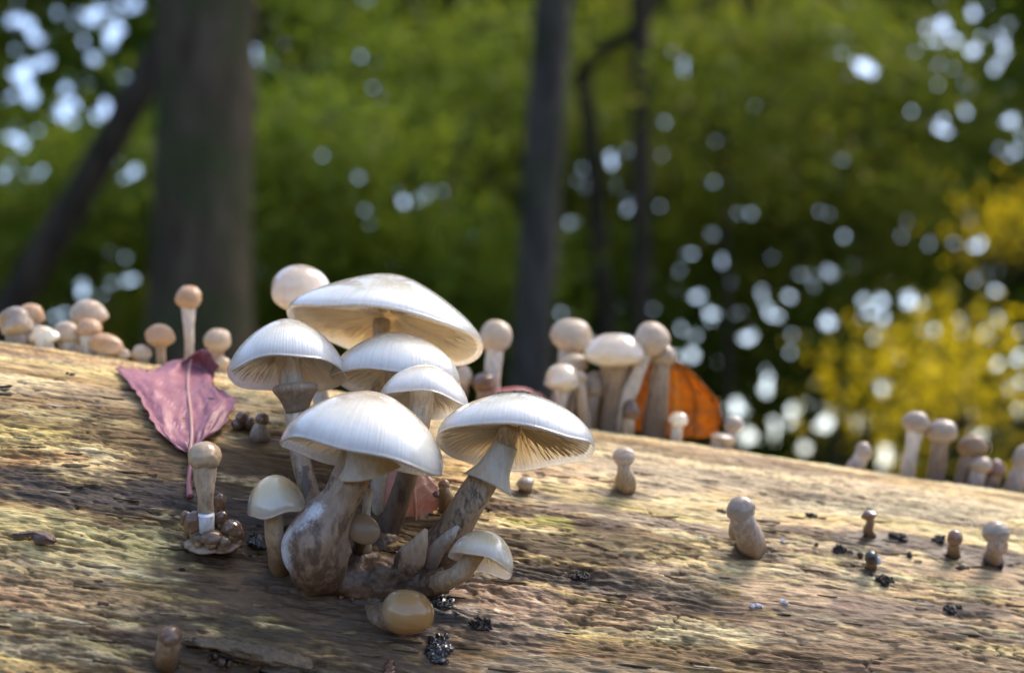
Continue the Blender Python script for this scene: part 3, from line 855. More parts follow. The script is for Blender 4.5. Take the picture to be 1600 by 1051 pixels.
# cream bell at the left foot
mI = big('small cream bell mushroom with smooth yellowish stem at the left foot of the cluster', 432, 797, 0.462, 47, 56, (-0.06, 0.97, 0.05),
    [(438, 892, 0.477, 17), (434, 860, 0.468, 15), (428, 825, 0.464, 15), (429, 770, 0.463, 16)], 'stem_tan', 'cap_cream', seed=7, conic=0.12, under=0.5, gill_n=40, wob=0.05)
# small cap at the lower right
mJ = big('small translucent beige mushroom at the lower right of the cluster, curved stem and gills', 750, 881, 0.464, 53, 54, (0.30, 0.88, -0.36),
    [(648, 912, 0.485, 19), (690, 908, 0.473, 17), (722, 892, 0.467, 16), (745, 862, 0.465, 14)], 'stem_tan', 'cap_cream', seed=8, conic=0.10, under=0.5, gill_n=44)
# amber egg at the bottom
pts, rad = stem_pts([(574, 925, 0.488, 18), (574, 945, 0.480, 19), (590, 962, 0.474, 22), (618, 962, 0.470, 26)])
mK = thing('mushroom', pts[0], 'amber egg-shaped young mushroom hanging lowest on the front cluster', 'mushroom', GROUP)
stem(mK, pts, rad, M['stem_dark'], seed=10)
cap_egg(mK, P(632, 955, 0.464), axis3(0.85, -0.12, 0.35), SP(35, .464), SP(48, .464), SP(36, .464), M['cap_amber'], seed=10, flat=0.85, wob=0.035, nseg=96, nr=48)
# blurred egg at the top left
pts, rad = stem_pts([(560, 900, 0.512, 12), (520, 720, 0.545, 12), (490, 560, 0.575, 13), (472, 462, 0.585, 14)])
mL = thing('mushroom', pts[0], 'pale beige egg-shaped cap rising behind the left shoulder of the widest cap', 'mushroom', GROUP)
stem(mL, pts, rad, M['stem_pale'], seed=11)
cap_egg(mL, P(470, 455, 0.585), axis3(0.15, 0.95, 0.1), SP(49, .585), SP(42, .585), SP(34, .585), M['cap_tan'] if False else M['cap_white'], seed=12, wob=0.05, nseg=80)
# round tan button hugging the thick stem
pts, rad = stem_pts([(560, 860, 0.480, 10), (566, 840, 0.474, 10), (568, 825, 0.470, 10)])
mN = thing('mushroom', pts[0], 'small flat tan button pressed against the thick bulbous stem', 'mushroom', GROUP)
stem(mN, pts, rad, M['stem_dark'], seed=13)
cap_egg(mN, P(568, 826, 0.4665), axis3(0.35, 0.3, 0.85), SP(25, .4665), SP(10, .4665), SP(10, .4665), M['cap_drab'], seed=14, wob=0.05)
# fused brown foot of the cluster
mass = thing('fungus_tissue', seat(640, 890), 'dark brown fused mass of stem feet at the bottom of the front cluster', 'fungus')
def lump(parent, px, py, d, R, h, ax, mat, seed, name='lump', wob=0.12):
    return cap_egg(parent, P(px, py, d), axis3(*ax), SP(R, d), SP(h, d), SP(h, d), M[mat], seed=seed, wob=wob, name=name, nseg=96, nr=60, lumpy=0.14)
def fused(parent, chains, name, mat, voxel=0.0007):
    V, F, k = [], [], 0
    for ch in chains:
        pts_, rad_ = stem_pts(ch)
        m_ = tube_mesh('stem', pts_, rad_, parent.location, nseg=20, n=14, bump=0.16, seed=k % 97)
        n_ = len(m_.vertices)
        co = np.empty(n_ * 3, np.float32); m_.vertices.foreach_get('co', co)
        fi = np.empty(len(m_.loops), np.int32); m_.loops.foreach_get('vertex_index', fi)
        V.append(co.reshape(-1, 3)); F.append(fi.reshape(-1, 4) + k); k += n_
        bpy.data.meshes.remove(m_)
    o_ = fresh(name, np_mesh(name, np.concatenate(V), np.concatenate(F), True), M[mat], parent)
    r_ = o_.modifiers.new('remesh', 'REMESH'); r_.mode = 'VOXEL'; r_.voxel_size = voxel; r_.use_smooth_shade = True
    s_ = o_.modifiers.new('smooth', 'SMOOTH'); s_.iterations = 6
    for nm_, sz, st in (('coarse_relief', 0.006, 0.0022), ('fine_relief', 0.0018, 0.0009)):
        tx = bpy.data.textures.new(nm_, 'CLOUDS'); tx.noise_scale = sz; tx.noise_depth = 3
        d_ = o_.modifiers.new(nm_, 'DISPLACE'); d_.texture = tx; d_.strength = st; d_.texture_coords = 'LOCAL'
    return o_
fused(mass, [[(660, 915, .490, 36), (676, 890, .489, 36), (696, 850, .4875, 31), (716, 818, .484, 27)],
             [(590, 905, .492, 42), (598, 870, .497, 34), (607, 832, .4985, 22)],
             [(630, 915, .485, 28), (668, 912, .478, 22), (692, 907, .4735, 19)],
             [(500, 900, .478, 36), (545, 905, .480, 38), (600, 905, .482, 40), (665, 905, .484, 36)],
             [(590, 905, .482, 30), (576, 940, .480, 22), (584, 958, .476, 20)],
             [(545, 905, .482, 32), (556, 870, .484, 30), (566, 845, .486, 18)],
             [(630, 905, .484, 34), (640, 880, .482, 28), (650, 858, .482, 16)]], 'stem_foot', 'foot')
fr = tag(fresh('stem_fragment', tube_mesh('stem_fragment', *stem_pts([(636, 905, 0.478, 18), (640, 875, 0.475, 24), (655, 848, 0.474, 14), (666, 826, 0.474, 3)]), (0, 0, 0), seed=70, flat=0.45, bump=0.12), M['bulb']),
         'pale pointed torn stem wedge standing between the two brown stems', 'mushroom stem')

tag(fresh('stem_fragment', tube_mesh('stem_fragment', *stem_pts([(572, 862, 0.478, 8), (571, 825, 0.476, 7), (573, 790, 0.475, 6.5), (579, 764, 0.475, 7)]), (0, 0, 0), seed=73, bump=0.12), M['stem_pale']),
    'thin pale broken stem upright between the bulbous stem and the dark stem', 'mushroom stem')
tag(fresh('stem_fragment', tube_mesh('stem_fragment', *stem_pts([(668, 885, 0.479, 14), (682, 858, 0.4765, 12), (702, 838, 0.474, 9), (716, 822, 0.473, 3)]), (0, 0, 0), seed=74, bump=0.14, flat=0.6), M['stem_grey']),
    'split pinkish-brown sliver peeling off the scaly leaning stem', 'mushroom stem')
# ------------------------------------------------------------------ single buttons and small mushrooms
def button(label, head, ax, R, h, hb, mat, stem_l, smat, group, seed, wob=0.05, pinch=0.0, base=None, name='mushroom', skw=None):
    """head=(px,py,depth); stem_l bottom first; base overrides the first stem point"""
    pts, rad = stem_pts(stem_l)
    if base is not None: pts[0] = base
    m = thing(name, pts[0], label, 'mushroom', group)
    stem(m, pts, rad, M[smat], seed=seed, n=26, nseg=32, **(skw or dict(bump=0.13)))
    d = head[2]
    cap_egg(m, P(*head), axis3(*ax), SP(R, d), SP(h, d), SP(hb, d), M[mat], seed=seed, wob=wob, pinch=pinch, nseg=64, nr=32, lumpy=0.09)
    return m

GB = 'young mushrooms growing singly on the near side of the log'
d = pick_depth(320, 845)
mR = button('tan pinhead mushroom on white-based stalk in front of the purple leaf', (320, 714, d - 0.012), (0.0, 1, 0.1), 27, 25, 22, 'cap_beige',
            [(322, 838, d + 0.001, 14), (322, 810, d - 0.008, 13), (321, 775, d - 0.012, 12), (319, 745, d - 0.012, 16), (320, 725, d - 0.012, 18)], 'stem_tan', GB, 81)
stem(mR, *stem_pts([(323, 838, d - 0.008, 13), (322, 820, d - 0.0115, 12), (322, 803, d - 0.0125, 12.5)]), M['mold'], name='white_mold', seed=82)
GP = 'brown dried pinheads crowded round the white-based stalk'
for i, (x, y, R, h, dd, dark, lab) in enumerate([
        (344, 788, 10, 19, -.004, 'cap_brown', 'dark brown upright pinhead at the upper right of the white-based stalk'),
        (306, 818, 17, 21, -.010, 'cap_umber', 'brown oval pinhead hugging the left of the white stalk base'),
        (292, 812, 10, 16, -.006, 'cap_brown', 'slim brown pinhead at the outer left of the pinhead knot'),
        (362, 826, 17, 15, -.008, 'cap_brown', 'dark reddish pinhead at the right of the pinhead knot'),
        (372, 838, 10, 14, -.006, 'cap_brown', 'small reddish-black pinhead at the outer right edge of the knot'),
        (330, 840, 17, 13, -.012, 'cap_umber', 'brown flattened pinhead at the front foot of the white-based stalk'),
        (310, 842, 12, 11, -.011, 'cap_umber', 'low brown pinhead at the front left of the knot'),
        (348, 846, 14, 11, -.011, 'cap_umber', 'low brown pinhead at the front right of the knot'),
        (346, 812, 11, 16, -.006, 'cap_brown', 'brown pinhead between the stalk and the reddish pinheads')]):
    button(lab, (x, y, d + dd), (0.25 * (x - 322) / 40, 1, 0.3), R, h, h * 0.8, dark,
           [(322 + (x - 322) * 0.8, 852, d + 0.0, R * 0.6), (x, y + h * 0.7, d + dd, R * 0.6), (x, y, d + dd, R * 0.55)], 'stem_amber', GP, 90 + i, wob=0.09)
kn = thing('fungus_tissue', seat(330, 852), 'pale torn tissue collar under the brown pinheads below the purple leaf', 'fungus')
cap_egg(kn, P(318, 850, d - 0.007), axis3(0, 1, 0.3), SP(30, d), SP(9, d), SP(9, d), M['bulb'], seed=110, wob=0.12, name='collar')
cap_egg(kn, P(350, 852, d - 0.007), axis3(0, 1, 0.3), SP(24, d), SP(9, d), SP(9, d), M['bulb'], seed=111, wob=0.12, name='collar')

d = pick_depth(408, 683)
button('tiny brown-headed mushroom with pale swollen base near the left caps', (410, 655, d - .006), (0.1, 1, 0), 11, 11, 10, 'cap_brown',
       [(406, 687, d + .001, 15), (406, 676, d - .003, 15), (409, 662, d - .006, 8), (410, 655, d - .006, 8)], 'stem_grey', GB, 120)
d = pick_depth(378, 668)
for i, (x, y, r, lab) in enumerate([(378, 652, 10, 'glossy brown pinhead tucked beside the curled right edge of the purple leaf'), (390, 658, 8, 'small glossy brown pinhead next to the tiny brown-headed mushroom'),
                                    (370, 662, 9, 'dark brown pinhead under the right tip of the purple leaf')]):
    button(lab, (x, y, d - .004), (0, 1, 0.2), r, r, r, 'cap_brown', [(x, y + r + 4, d + .001, r * .8), (x, y + 3, d - .003, r * .7), (x, y, d - .004, r * .6)], 'stem_amber', GP, 125 + i)
d = pick_depth(262, 1030)
button('glossy brown button with purplish sheen at the bottom beside the torn splinter', (266, 994, d - .012), (0.15, 0.9, 0.3), 19, 17, 17, 'cap_umber',
       [(260, 1034, d + .001, 21), (261, 1022, d - .006, 18), (264, 1006, d - .011, 18), (266, 994, d - .012, 16)], 'stem_amber', GB, 130)
d = pick_depth(695, 800)
button('small dull brown pinhead behind the scaly stem of the right cap', (694, 758, d - .008), (0.05, 1, 0), 9, 10, 8, 'cap_umber',
       [(702, 796, d + .001, 15), (700, 784, d - .004, 13), (695, 768, d - .008, 9), (694, 758, d - .008, 8)], 'stem_amber', GB, 131)
d = pick_depth(821, 760)
button('low grey-brown pinhead peeping from under the right cap', (821, 754, d - .004), (0, 1, 0), 14, 10, 12, 'cap_grey',
       [(821, 770, d + .001, 10), (821, 760, d - .003, 10), (821, 754, d - .004, 9)], 'stem_amber', GB, 132)
d = pick_depth(978, 762)
button('small beige skittle-shaped mushroom alone on the pale wood right of the cluster', (975, 714, d - .008), (0, 1, 0), 17, 16, 15, 'cap_tan',
       [(978, 765, d + .001, 15), (977, 752, d - .004, 17), (976, 735, d - .008, 11), (975, 720, d - .008, 10)], 'stem_tan', GB, 133)
d = pick_depth(1170, 855)
m = button('stout grey-brown button leaning left, largest of the single buttons on the right', (1158, 796, d - .016), (-0.12, 0.98, 0.1), 21, 22, 22, 'cap_grey',
       [(1176, 858, d + .001, 21), (1172, 842, d - .007, 22), (1163, 818, d - .014, 19), (1158, 800, d - .016, 18)], 'stem_grey', GB, 134)
cap_egg(m, P(1146, 828, d - .010), axis3(0, 1, 0), SP(8, d), SP(18, d), SP(16, d), M['stem_tan'], seed=135, name='side_bud')
d = pick_depth(1555, 874)
m = button('round beige button on a short neck, rightmost on the near wood', (1556, 832, d - .012), (0.05, 1, 0.05), 20, 19, 18, 'cap_grey',
       [(1553, 878, d + .001, 17), (1553, 866, d - .006, 13), (1555, 848, d - .012, 13), (1556, 832, d - .012, 13)], 'stem_grey', GB, 136)
cap_egg(m, P(1566, 852, d - .008), axis3(0, 1, 0), SP(9, d), SP(14, d), SP(14, d), M['cap_peach'], seed=137, name='side_bud')
d = pick_depth(1488, 865)
m = button('dark brown helmet-shaped pinhead among black crumbs left of the rightmost button', (1492, 840, d - .008), (0.1, 1, 0), 12, 13, 14, 'cap_brown',
       [(1490, 868, d + .001, 11), (1490, 858, d - .004, 9), (1492, 845, d - .008, 7)], 'stem_amber', GB, 138)
d = pick_depth(1360, 835)
button('shrivelled dark brown pinhead on a crooked stalk above the dark crack', (1358, 804, d - .008), (-0.1, 1, 0), 12, 8, 8, 'cap_brown',
       [(1362, 842, d + .001, 9), (1356, 828, d - .004, 7), (1360, 815, d - .007, 6), (1358, 804, d - .008, 7)], 'stem_dark', GB, 139, wob=0.14)
d = pick_depth(1362, 884)
m = button('short black stub with a white chip on its right side', (1361, 870, d - .006), (0, 1, 0), 10, 10, 12, 'cap_black',
       [(1361, 888, d + .001, 9), (1361, 880, d - .003, 9), (1361, 872, d - .005, 9)], 'stem_dark', GB, 140)
cap_egg(m, P(1373, 876, d - .006), axis3(0, 1, 0), SP(4, d), SP(7, d), SP(6, d), M['white_bit'], seed=141, name='white_chip')

# ---- mushrooms standing behind the crest of the log
GL = 'blurred mushrooms along the crest at the left'
def crest(label, x, y, R, h, hb, mat, back, stem_r, smat, group, seed, ax=(0, 1, 0), basex=None, top_r=None, wob=0.04, lift=0.0, mids=()):
    """head at pixel (x, y); rooted on the top of the log, back metres beyond its crest line"""
    b = behind(basex if basex is not None else x, back)
    dd = (b - CAM).dot(FWD) - lift
    top = P(x, y, dd)
    pts = [b] + [P(mx, my, dd) for mx, my in mids] + [b.lerp(top, 0.55) if not mids else top.lerp(P(*mids[-1], dd), 0.3), top]
    n = len(pts)
    rad = [SP(stem_r * (1.25 - 0.3 * i / (n - 1)), dd) for i in range(n)]
    rad[-1] = SP(top_r or max(stem_r, R * 0.55), dd)
    m = thing('mushroom', b, label, 'mushroom', group)
    stem(m, pts, rad, M[smat], seed=seed, n=26, nseg=32, bump=0.11)
    cap_egg(m, top, axis3(*ax), SP(R, dd), SP(h * 1.06, dd), SP(hb * 0.86, dd), M[mat], seed=seed, wob=wob * 1.6, flat=0.92, pinch=0.12, nseg=64, nr=32, lumpy=0.07)
    return m
crest('brownish knobbly mushroom at the far left end of the crest', 25, 506, 28, 26, 26, 'cap_grey', 0.010, 16, 'stem_grey', GL, 200, wob=0.10)
crest('peach round cap peering over the knobbly mushroom at the far left', 48, 494, 21, 19, 18, 'cap_peach', 0.026, 12, 'stem_grey', GL, 201)
crest('pinkish-white lumpy young mushroom low on the left crest', 68, 526, 18, 16, 14, 'stem_bulb' if False else 'cap_white', 0.008, 13, 'stem_pale', GL, 202, wob=0.12)
crest('cream rounded cap between the lumpy one and the large brown cap', 104, 524, 22, 21, 18, 'cap_tan', 0.016, 14, 'stem_pale', GL, 203)
crest('large smooth brown cap, highest of the dense left group', 138, 492, 27, 23, 20, 'cap_tan', 0.030, 14, 'stem_grey', GL, 204)
crest('apricot round cap directly before the large brown cap', 140, 516, 20, 18, 16, 'cap_peach', 0.012, 15, 'stem_pale', GL, 205)
crest('beige and orange egg-shaped cap leaning at the right of the left group', 166, 541, 26, 19, 17, 'cap_peach', 0.008, 15, 'stem_tan', GL, 206, ax=(0.3, 1, 0), wob=0.06)
crest('tiny round bead-like cap just right of the orange egg-shaped cap', 193, 554, 10, 9, 9, 'cap_tan', 0.006, 6, 'stem_tan', GL, 207)
crest('low round beige cap alone between the left group and the thin stalks', 221, 553, 16, 14, 14, 'cap_tan', 0.010, 9, 'stem_tan', GL, 208)
crest('peach ball-capped mushroom with short funnel stem on the left crest', 250, 527, 22, 20, 18, 'cap_peach', 0.012, 7, 'stem_tan', GL, 209, top_r=14)
crest('tallest thin-stalked mushroom with round beige head above the purple leaf', 295, 467, 21, 20, 20, 'cap_peach', 0.012, 7, 'stem_pale', GL, 210)
crest('round beige mushroom with funnel stem right behind the purple leaf tip', 340, 534, 21, 20, 19, 'cap_tan', 0.016, 7, 'stem_tan', GL, 211, top_r=14)
crest('small round cap low behind the right shoulder of the purple leaf', 348, 568, 11, 10, 10, 'cap_tan', 0.010, 7, 'stem_tan', GL, 212)
GM = 'blurred mushrooms along the crest behind the big cluster'
crest('tall egg-capped mushroom on a pale stem right of the widest cap', 774, 529, 25, 28, 26, 'cap_tan', 0.018, 12, 'stem_pale', GM, 220)
crest('round dark brown cap at the foot of the tall egg-capped mushroom', 757, 600, 20, 17, 16, 'cap_umber', 0.008, 10, 'stem_amber', GM, 221)
crest('pale tan button half hidden by the right edge of the widest cap', 724, 592, 14, 20, 18, 'cap_tan', 0.014, 9, 'stem_tan', GM, 222)
crest('large pale oval cap at the back of the crest group, topmost left', 893, 529, 33, 30, 26, 'cap_tan', 0.034, 14, 'stem_grey', GM, 223, ax=(0.1, 1, 0))
crest('small pale dome squeezed below the topmost oval cap', 896, 571, 22, 18, 14, 'cap_tan', 0.022, 10, 'stem_grey', GM, 224)
crest('round white cap on a stem that bends right at the left of the crest group', 879, 596, 30, 27, 18, 'cap_white', 0.006, 8, 'stem_pale', GM, 225)
m = crest('slender bent mushroom stalk leaning from under the round white cap', 905, 590, 12, 10, 10, 'cap_tan', 0.004, 8, 'stem_tan', GM, 226, basex=920)
crest('wide flat-topped white cap on a stout brown stem, centre of the crest group', 960, 556, 48, 34, 22, 'cap_white', 0.010, 14, 'stem_amber', GM, 227, wob=0.03)
crest('grey bell-shaped cap in the gap left of the stout brown stem', 930, 605, 20, 24, 18, 'cap_grey', 0.016, 9, 'stem_grey', GM, 228)
crest('glossy egg-shaped cap on a pale stem slanting down to the left', 1017, 531, 27, 27, 30, 'cap_tan', 0.010, 11, 'stem_pale', GM, 229, ax=(0.15, 1, 0), basex=962, mids=((985, 610),))
crest('small grey cap on a thick brown stem tucked against the glossy egg-shaped cap', 1036, 556, 20, 20, 20, 'cap_grey', 0.012, 15, 'stem_amber', GM, 230, wob=0.08, basex=1030, top_r=12)
crest('tiny white-headed mushroom low before the orange leaf', 1060, 657, 16, 13, 12, 'cap_white', 0.004, 8, 'stem_pale', GM, 231)
crest('small brown bud at the root of the stout brown stem', 985, 645, 14, 20, 16, 'cap_umber', 0.006, 9, 'stem_tan', GM, 232)
GR = 'blurred mushrooms along the crest at the right'
crest('greyish-brown tilted button just right of the orange leaf', 1146, 664, 15, 13, 13, 'cap_grey', 0.014, 10, 'stem_grey', GR, 240)
crest('low purplish-grey lump at the lower corner of the orange leaf', 1128, 686, 20, 9, 10, 'cap_grey', 0.004, 14, 'stem_grey', GR, 241, ax=(0.2, 1, 0))
crest('small blurred pink-brown bud alone on the crest right of the orange leaf', 1349, 708, 14, 17, 14, 'cap_grey', 0.014, 11, 'stem_grey', GR, 242)
crest('round brown cap on pale stem, left one of the joined pair', 1431, 661, 20, 18, 20, 'cap_grey', 0.010, 10, 'stem_pale', GR, 243, top_r=13)
crest('round brown cap on dark stem, right one of the joined pair', 1472, 676, 23, 20, 20, 'cap_grey', 0.008, 12, 'stem_amber', GR, 244, top_r=15)
crest('grey-brown button with white side, first right of the joined pair', 1521, 699, 22, 19, 18, 'cap_drab', 0.012, 12, 'stem_amber', GR, 245)
crest('dull brown bud crouching under the grey-brown button', 1532, 728, 18, 15, 14, 'cap_grey', 0.006, 11, 'stem_grey', GR, 246)
crest('dark purplish-brown bud at the right of the crouching bud', 1556, 737, 15, 19, 14, 'cap_umber', 0.008, 11, 'stem_dark', GR, 247)
crest('smooth grey cap cut by the right border of the view', 1600, 722, 17, 26, 24, 'cap_grey', 0.012, 12, 'stem_grey', GR, 248)

# ------------------------------------------------------------------ fallen leaves on the log
def surf(ctrl, nu, nv):
    """smooth sheet through a rectangular net of control points"""
    c = np.array([[list(p) for p in row] for row in ctrl])
    rows = np.stack([catmull(row, nv) for row in c])                 # R x nv x 3
    return np.stack([catmull(rows[:, j], nu) for j in range(nv)], 1)  # nu x nv x 3

def leaf_mesh(name, ctrl, nu=44, nv=45, thick=0.00035, jag=0.0, crinkle=0.0006, seed=0, sides=6):
    s = surf(ctrl, nu, nv)
    tt, uu = np.linspace(-1, 1, nv)[None, :], np.linspace(0, 1, nu)[:, None]
    du, dv = np.gradient(s, axis=0), np.gradient(s, axis=1)
    nrm = np.cross(du, dv)
    nrm /= np.linalg.norm(nrm, axis=2)[..., None] + 1e-12
    if (nrm.reshape(-1, 3) @ np.array(FWD)).mean() > 0: nrm = -nrm      # face the viewer
    # veins: midrib and slanting side veins
    mid = np.exp(-(tt / 0.035) ** 2) * np.ones_like(uu)
    ph = (uu - np.abs(tt) * 0.42) * sides
    side = np.exp(-((ph - np.round(ph)) / 0.055) ** 2) * (np.abs(tt) > 0.02) * sstep(1.0, 0.75, np.abs(tt))
    fine = (fbm(uu * 34 + 0 * tt, tt * 17 + 0 * uu, 3, seed + 2) - 0.5)
    hgt = 0.0005 * mid + 0.00035 * side + crinkle * (fbm(uu * 6 + 0 * tt, tt * 4 + 0 * uu, 3, seed) - 0.5) * 3 + fine * 0.0004
    top = s + nrm * hgt[..., None]
    if jag:
        e = sstep(0.9, 1.0, np.abs(tt)) * jag * (vnoise(uu * 30 + 0 * tt, np.sign(tt) * 3 + 0 * uu, seed) - 0.5)
        top = top + dv / (np.linalg.norm(dv, axis=2)[..., None] + 1e-9) * (e * np.sign(tt))[..., None]
    bot = top - nrm * thick
    v = np.concatenate([top.reshape(-1, 3), bot.reshape(-1, 3)])
    f = grid_faces(nu, nv)
    k = nu * nv
    idx = np.arange(k).reshape(nu, nv)
    loop = np.concatenate([idx[0, :], idx[1:, -1], idx[-1, -2::-1], idx[-2:0:-1, 0]])
    nx = np.roll(loop, -1)
    rim = np.stack([loop, nx, nx + k, loop + k], -1)
    vein = np.clip(mid + 0.7 * side, 0, 1).ravel()
    return np_mesh(name, v, np.concatenate([f, f[:, ::-1] + k, rim]), True, vein=np.concatenate([vein, vein]), tip=np.tile((sstep(0.74, 0.98, uu) * (0.35 + 0.65 * sstep(-0.5, 0.6, tt)) + 0.6 * sstep(0.9, 1.0, np.abs(tt) + 0.1 * (vnoise(uu * 12 + 0 * tt, tt * 2 + 0 * uu, seed) - 0.5))).ravel(), 2)), top

def net(rows, lift0):
    """rows of (px, py, lift): lift is metres in front of the log's surface (or of the crest line above it)"""
    out = []
    for row in rows:
        o = []
        for x, y, l in row:
            yc = 535 + (772 - 535) * x / 1600.0
            dd = pick_depth(x, max(y, yc + 2))
            o.append(P(x, y, dd - l - lift0))
        out.append(o)
    return out

ctrl = net([
    [(292, 706, .002), (294, 706, .0025), (297, 707, .003), (299, 706, .0025), (301, 704, .002)],
    [(258, 683, .004), (277, 690, .004), (300, 688, .003), (316, 684, .006), (334, 672, .009)],
    [(236, 652, .006), (264, 662, .005), (299, 660, .003), (328, 658, .007), (356, 648, .011)],
    [(216, 618, .007), (250, 632, .006), (297, 630, .004), (336, 636, .008), (372, 629, .013)],
    [(200, 600, .006), (240, 612, .006), (294, 606, .006), (328, 614, .009), (354, 613, .013)],
    [(184, 578, .008), (236, 592, .007), (294, 586, .008), (326, 596, .011), (336, 599, .014)],
    [(191, 575, .010), (244, 581, .009), (298, 570, .012), (327, 580, .014), (335, 588, .016)],
    [(206, 587, .010), (252, 572, .011), (302, 554, .015), (322, 546, .019), (341, 571, .020)]], 0.0)
b0 = seat(297, 705)
lf = thing('fallen_leaf', b0, 'purple-pink fallen leaf with curled tips lying on the log left of the cluster', 'leaf', 'fallen leaves on the log')
def place(name, me, mat, parent):
    o = fresh(name, me, mat, parent)
    o.location = -Vector(parent.location)
    return o
me, top = leaf_mesh('blade', ctrl, jag=0.003, crinkle=0.0016, seed=3)
place('blade', me, M['leaf_purple'], lf)
midrib = [Vector(top[i, 22]) - FWD * 0.0003 for i in (0, 8, 16, 24, 32, 40)]
place('midrib', tube_mesh('midrib', midrib, [0.0007, 0.00065, 0.0006, 0.00055, 0.0004, 0.0003], (0, 0, 0), nseg=8, n=40, bump=0.03), M['leaf_pink'], lf)
pp = [P(298, 704, pick_depth(298, 704) - .003), P(298, 725, pick_depth(298, 725) - .004), P(295, 750, pick_depth(295, 750) - .004), P(297, 776, pick_depth(297, 776) - .003)]
place('petiole', tube_mesh('petiole', pp, [0.0008, 0.0008, 0.0008, 0.0013], (0, 0, 0), nseg=12, n=20, bump=0.04), M['petiole'], lf)

def simple_leaf(label, rows, mat, seed, lift=0.0, depth=None, jag=0.002, sides=7, crinkle=0.0004):
    c = [[P(x, y, depth + l) for x, y, l in r] for r in rows] if depth else net(rows, lift)
    m = thing('fallen_leaf', c[0][1], label, 'leaf', 'fallen leaves on the log')
    me, _ = leaf_mesh('blade', c, jag=jag, seed=seed, sides=sides, crinkle=crinkle)
    place('blade', me, M[mat], m)
    mid = [p for p in (r[len(r) // 2] for r in c)]
    place('midrib', tube_mesh('midrib', [p - FWD * 0.0006 for p in mid], [0.0006] * len(mid), (0, 0, 0), nseg=8, n=30, bump=0.03), M[mat], m)
    return m
simple_leaf('pinkish dead leaf with veins upright behind the brown stems of the cluster',
    [[(612, 842, 0), (632, 842, 0), (650, 838, 0), (664, 828, 0)], [(596, 815, .001), (618, 812, 0), (650, 806, 0), (676, 808, .002)],
     [(584, 785, .002), (612, 780, 0), (648, 775, 0), (686, 782, .002)], [(578, 758, .003), (610, 748, .002), (645, 744, .002), (684, 760, .003)],
     [(584, 740, .004), (610, 730, .004), (640, 728, .004), (668, 738, .005)]], 'leaf_pink', 5, depth=0.507)
simple_leaf('red leaf lying on the crest between the two blurred mushroom groups',
    [[(735, 640, 0), (737, 634, 0.008), (740, 630, 0.016)], [(765, 634, -.004), (768, 620, .004), (772, 612, .014)], [(800, 630, -.006), (802, 612, .004), (806, 604, .014)],
     [(835, 636, -.005), (836, 622, .004), (838, 612, .014)], [(868, 650, 0), (870, 642, .006), (872, 634, .012)]], 'leaf_red', 6, depth=(behind(800, 0.004) - CAM).dot(FWD))
dor = (behind(1060, 0.022) - CAM).dot(FWD)
simple_leaf('bright orange leaf with dark blotches standing upright on the crest',
    [[(990, 672, .0), (1040, 682, .0), (1085, 684, 0), (1120, 682, -.002)], [(976, 640, .0), (1030, 645, .004), (1085, 648, .004), (1128, 660, -.002)],
     [(978, 606, .002), (1030, 606, .006), (1085, 616, .005), (1124, 628, -.001)], [(990, 580, .004), (1036, 574, .008), (1074, 590, .006), (1110, 612, 0)],
     [(1010, 566, .006), (1038, 560, .008), (1060, 566, .007), (1090, 590, .002)]], 'leaf_orange', 8, depth=dor, crinkle=0.0012)

# ------------------------------------------------------------------ crumbs, scraps and wet spots on the wood
def rough_ball(parent_loc, R, seed, squash=(1, 1, 0.6), rough=0.45, nseg=10, nr=8):
    rs = np.random.default_rng(seed)
    phi = np.linspace(0.15, math.pi - 0.15, nr)[:, None]
    th = np.linspace(0, 2 * math.pi, nseg, endpoint=False)[None, :]
    r = R * (1 + rough * (rs.random((nr, nseg)) - 0.5) * 2)
    v = np.stack([r * np.sin(phi) * np.cos(th) * squash[0], r * np.sin(phi) * np.sin(th) * squash[1], r * np.cos(phi) * squash[2] + 0 * th], -1).reshape(-1, 3)
    n = len(v)
    v = np.concatenate([v, [[0, 0, R * squash[2]]], [[0, 0, -R * squash[2]]]])
    j = np.arange(0, nseg, 2); b = (nr - 1) * nseg
    p0 = np.stack([np.full(len(j), n), j, j + 1, (j + 2) % nseg], -1)
    p1 = np.stack([np.full(len(j), n + 1), b + (j + 2) % nseg, b + j + 1, b + j], -1)
    return v, np.concatenate([grid_faces(nr, nseg, wrap_v=True), p0, p1])

def clump_mesh(name, R, seed, n=7, spread=1.0, rough=0.45, flat=0.6, sy=0.35):
    rs = np.random.default_rng(seed)
    V, F, k = [], [], 0
    for i in range(n):
        v, f = rough_ball(None, R * rs.uniform(0.35, 0.75), seed * 31 + i, (1, 1, rs.uniform(0.5, 1.0)), rough)
        off = rs.normal(0, 1, 3) * np.array([R * 0.8 * spread, R * sy, R * 0.25])
        if i == 0: off *= 0
        off[2] = abs(off[2]) * flat
        V.append(v + off); F.append(f + k); k += len(v)
    return np_mesh(name, np.concatenate(V), np.concatenate(F), False)

def on_wood(name, me, mat, px, py, label, cat, group=None, lift=0.0003):
    o = fresh(name, me, mat)
    p = seat(px, py, 0.0)
    n = log_normal(p)
    o.location = p + n * lift
    m = Vector(LA), n.cross(LA).normalized(), n
    from mathutils import Matrix
    o.rotation_euler = Matrix((m[0], m[1], m[2])).transposed().to_euler()
    return tag(o, label, cat, group)

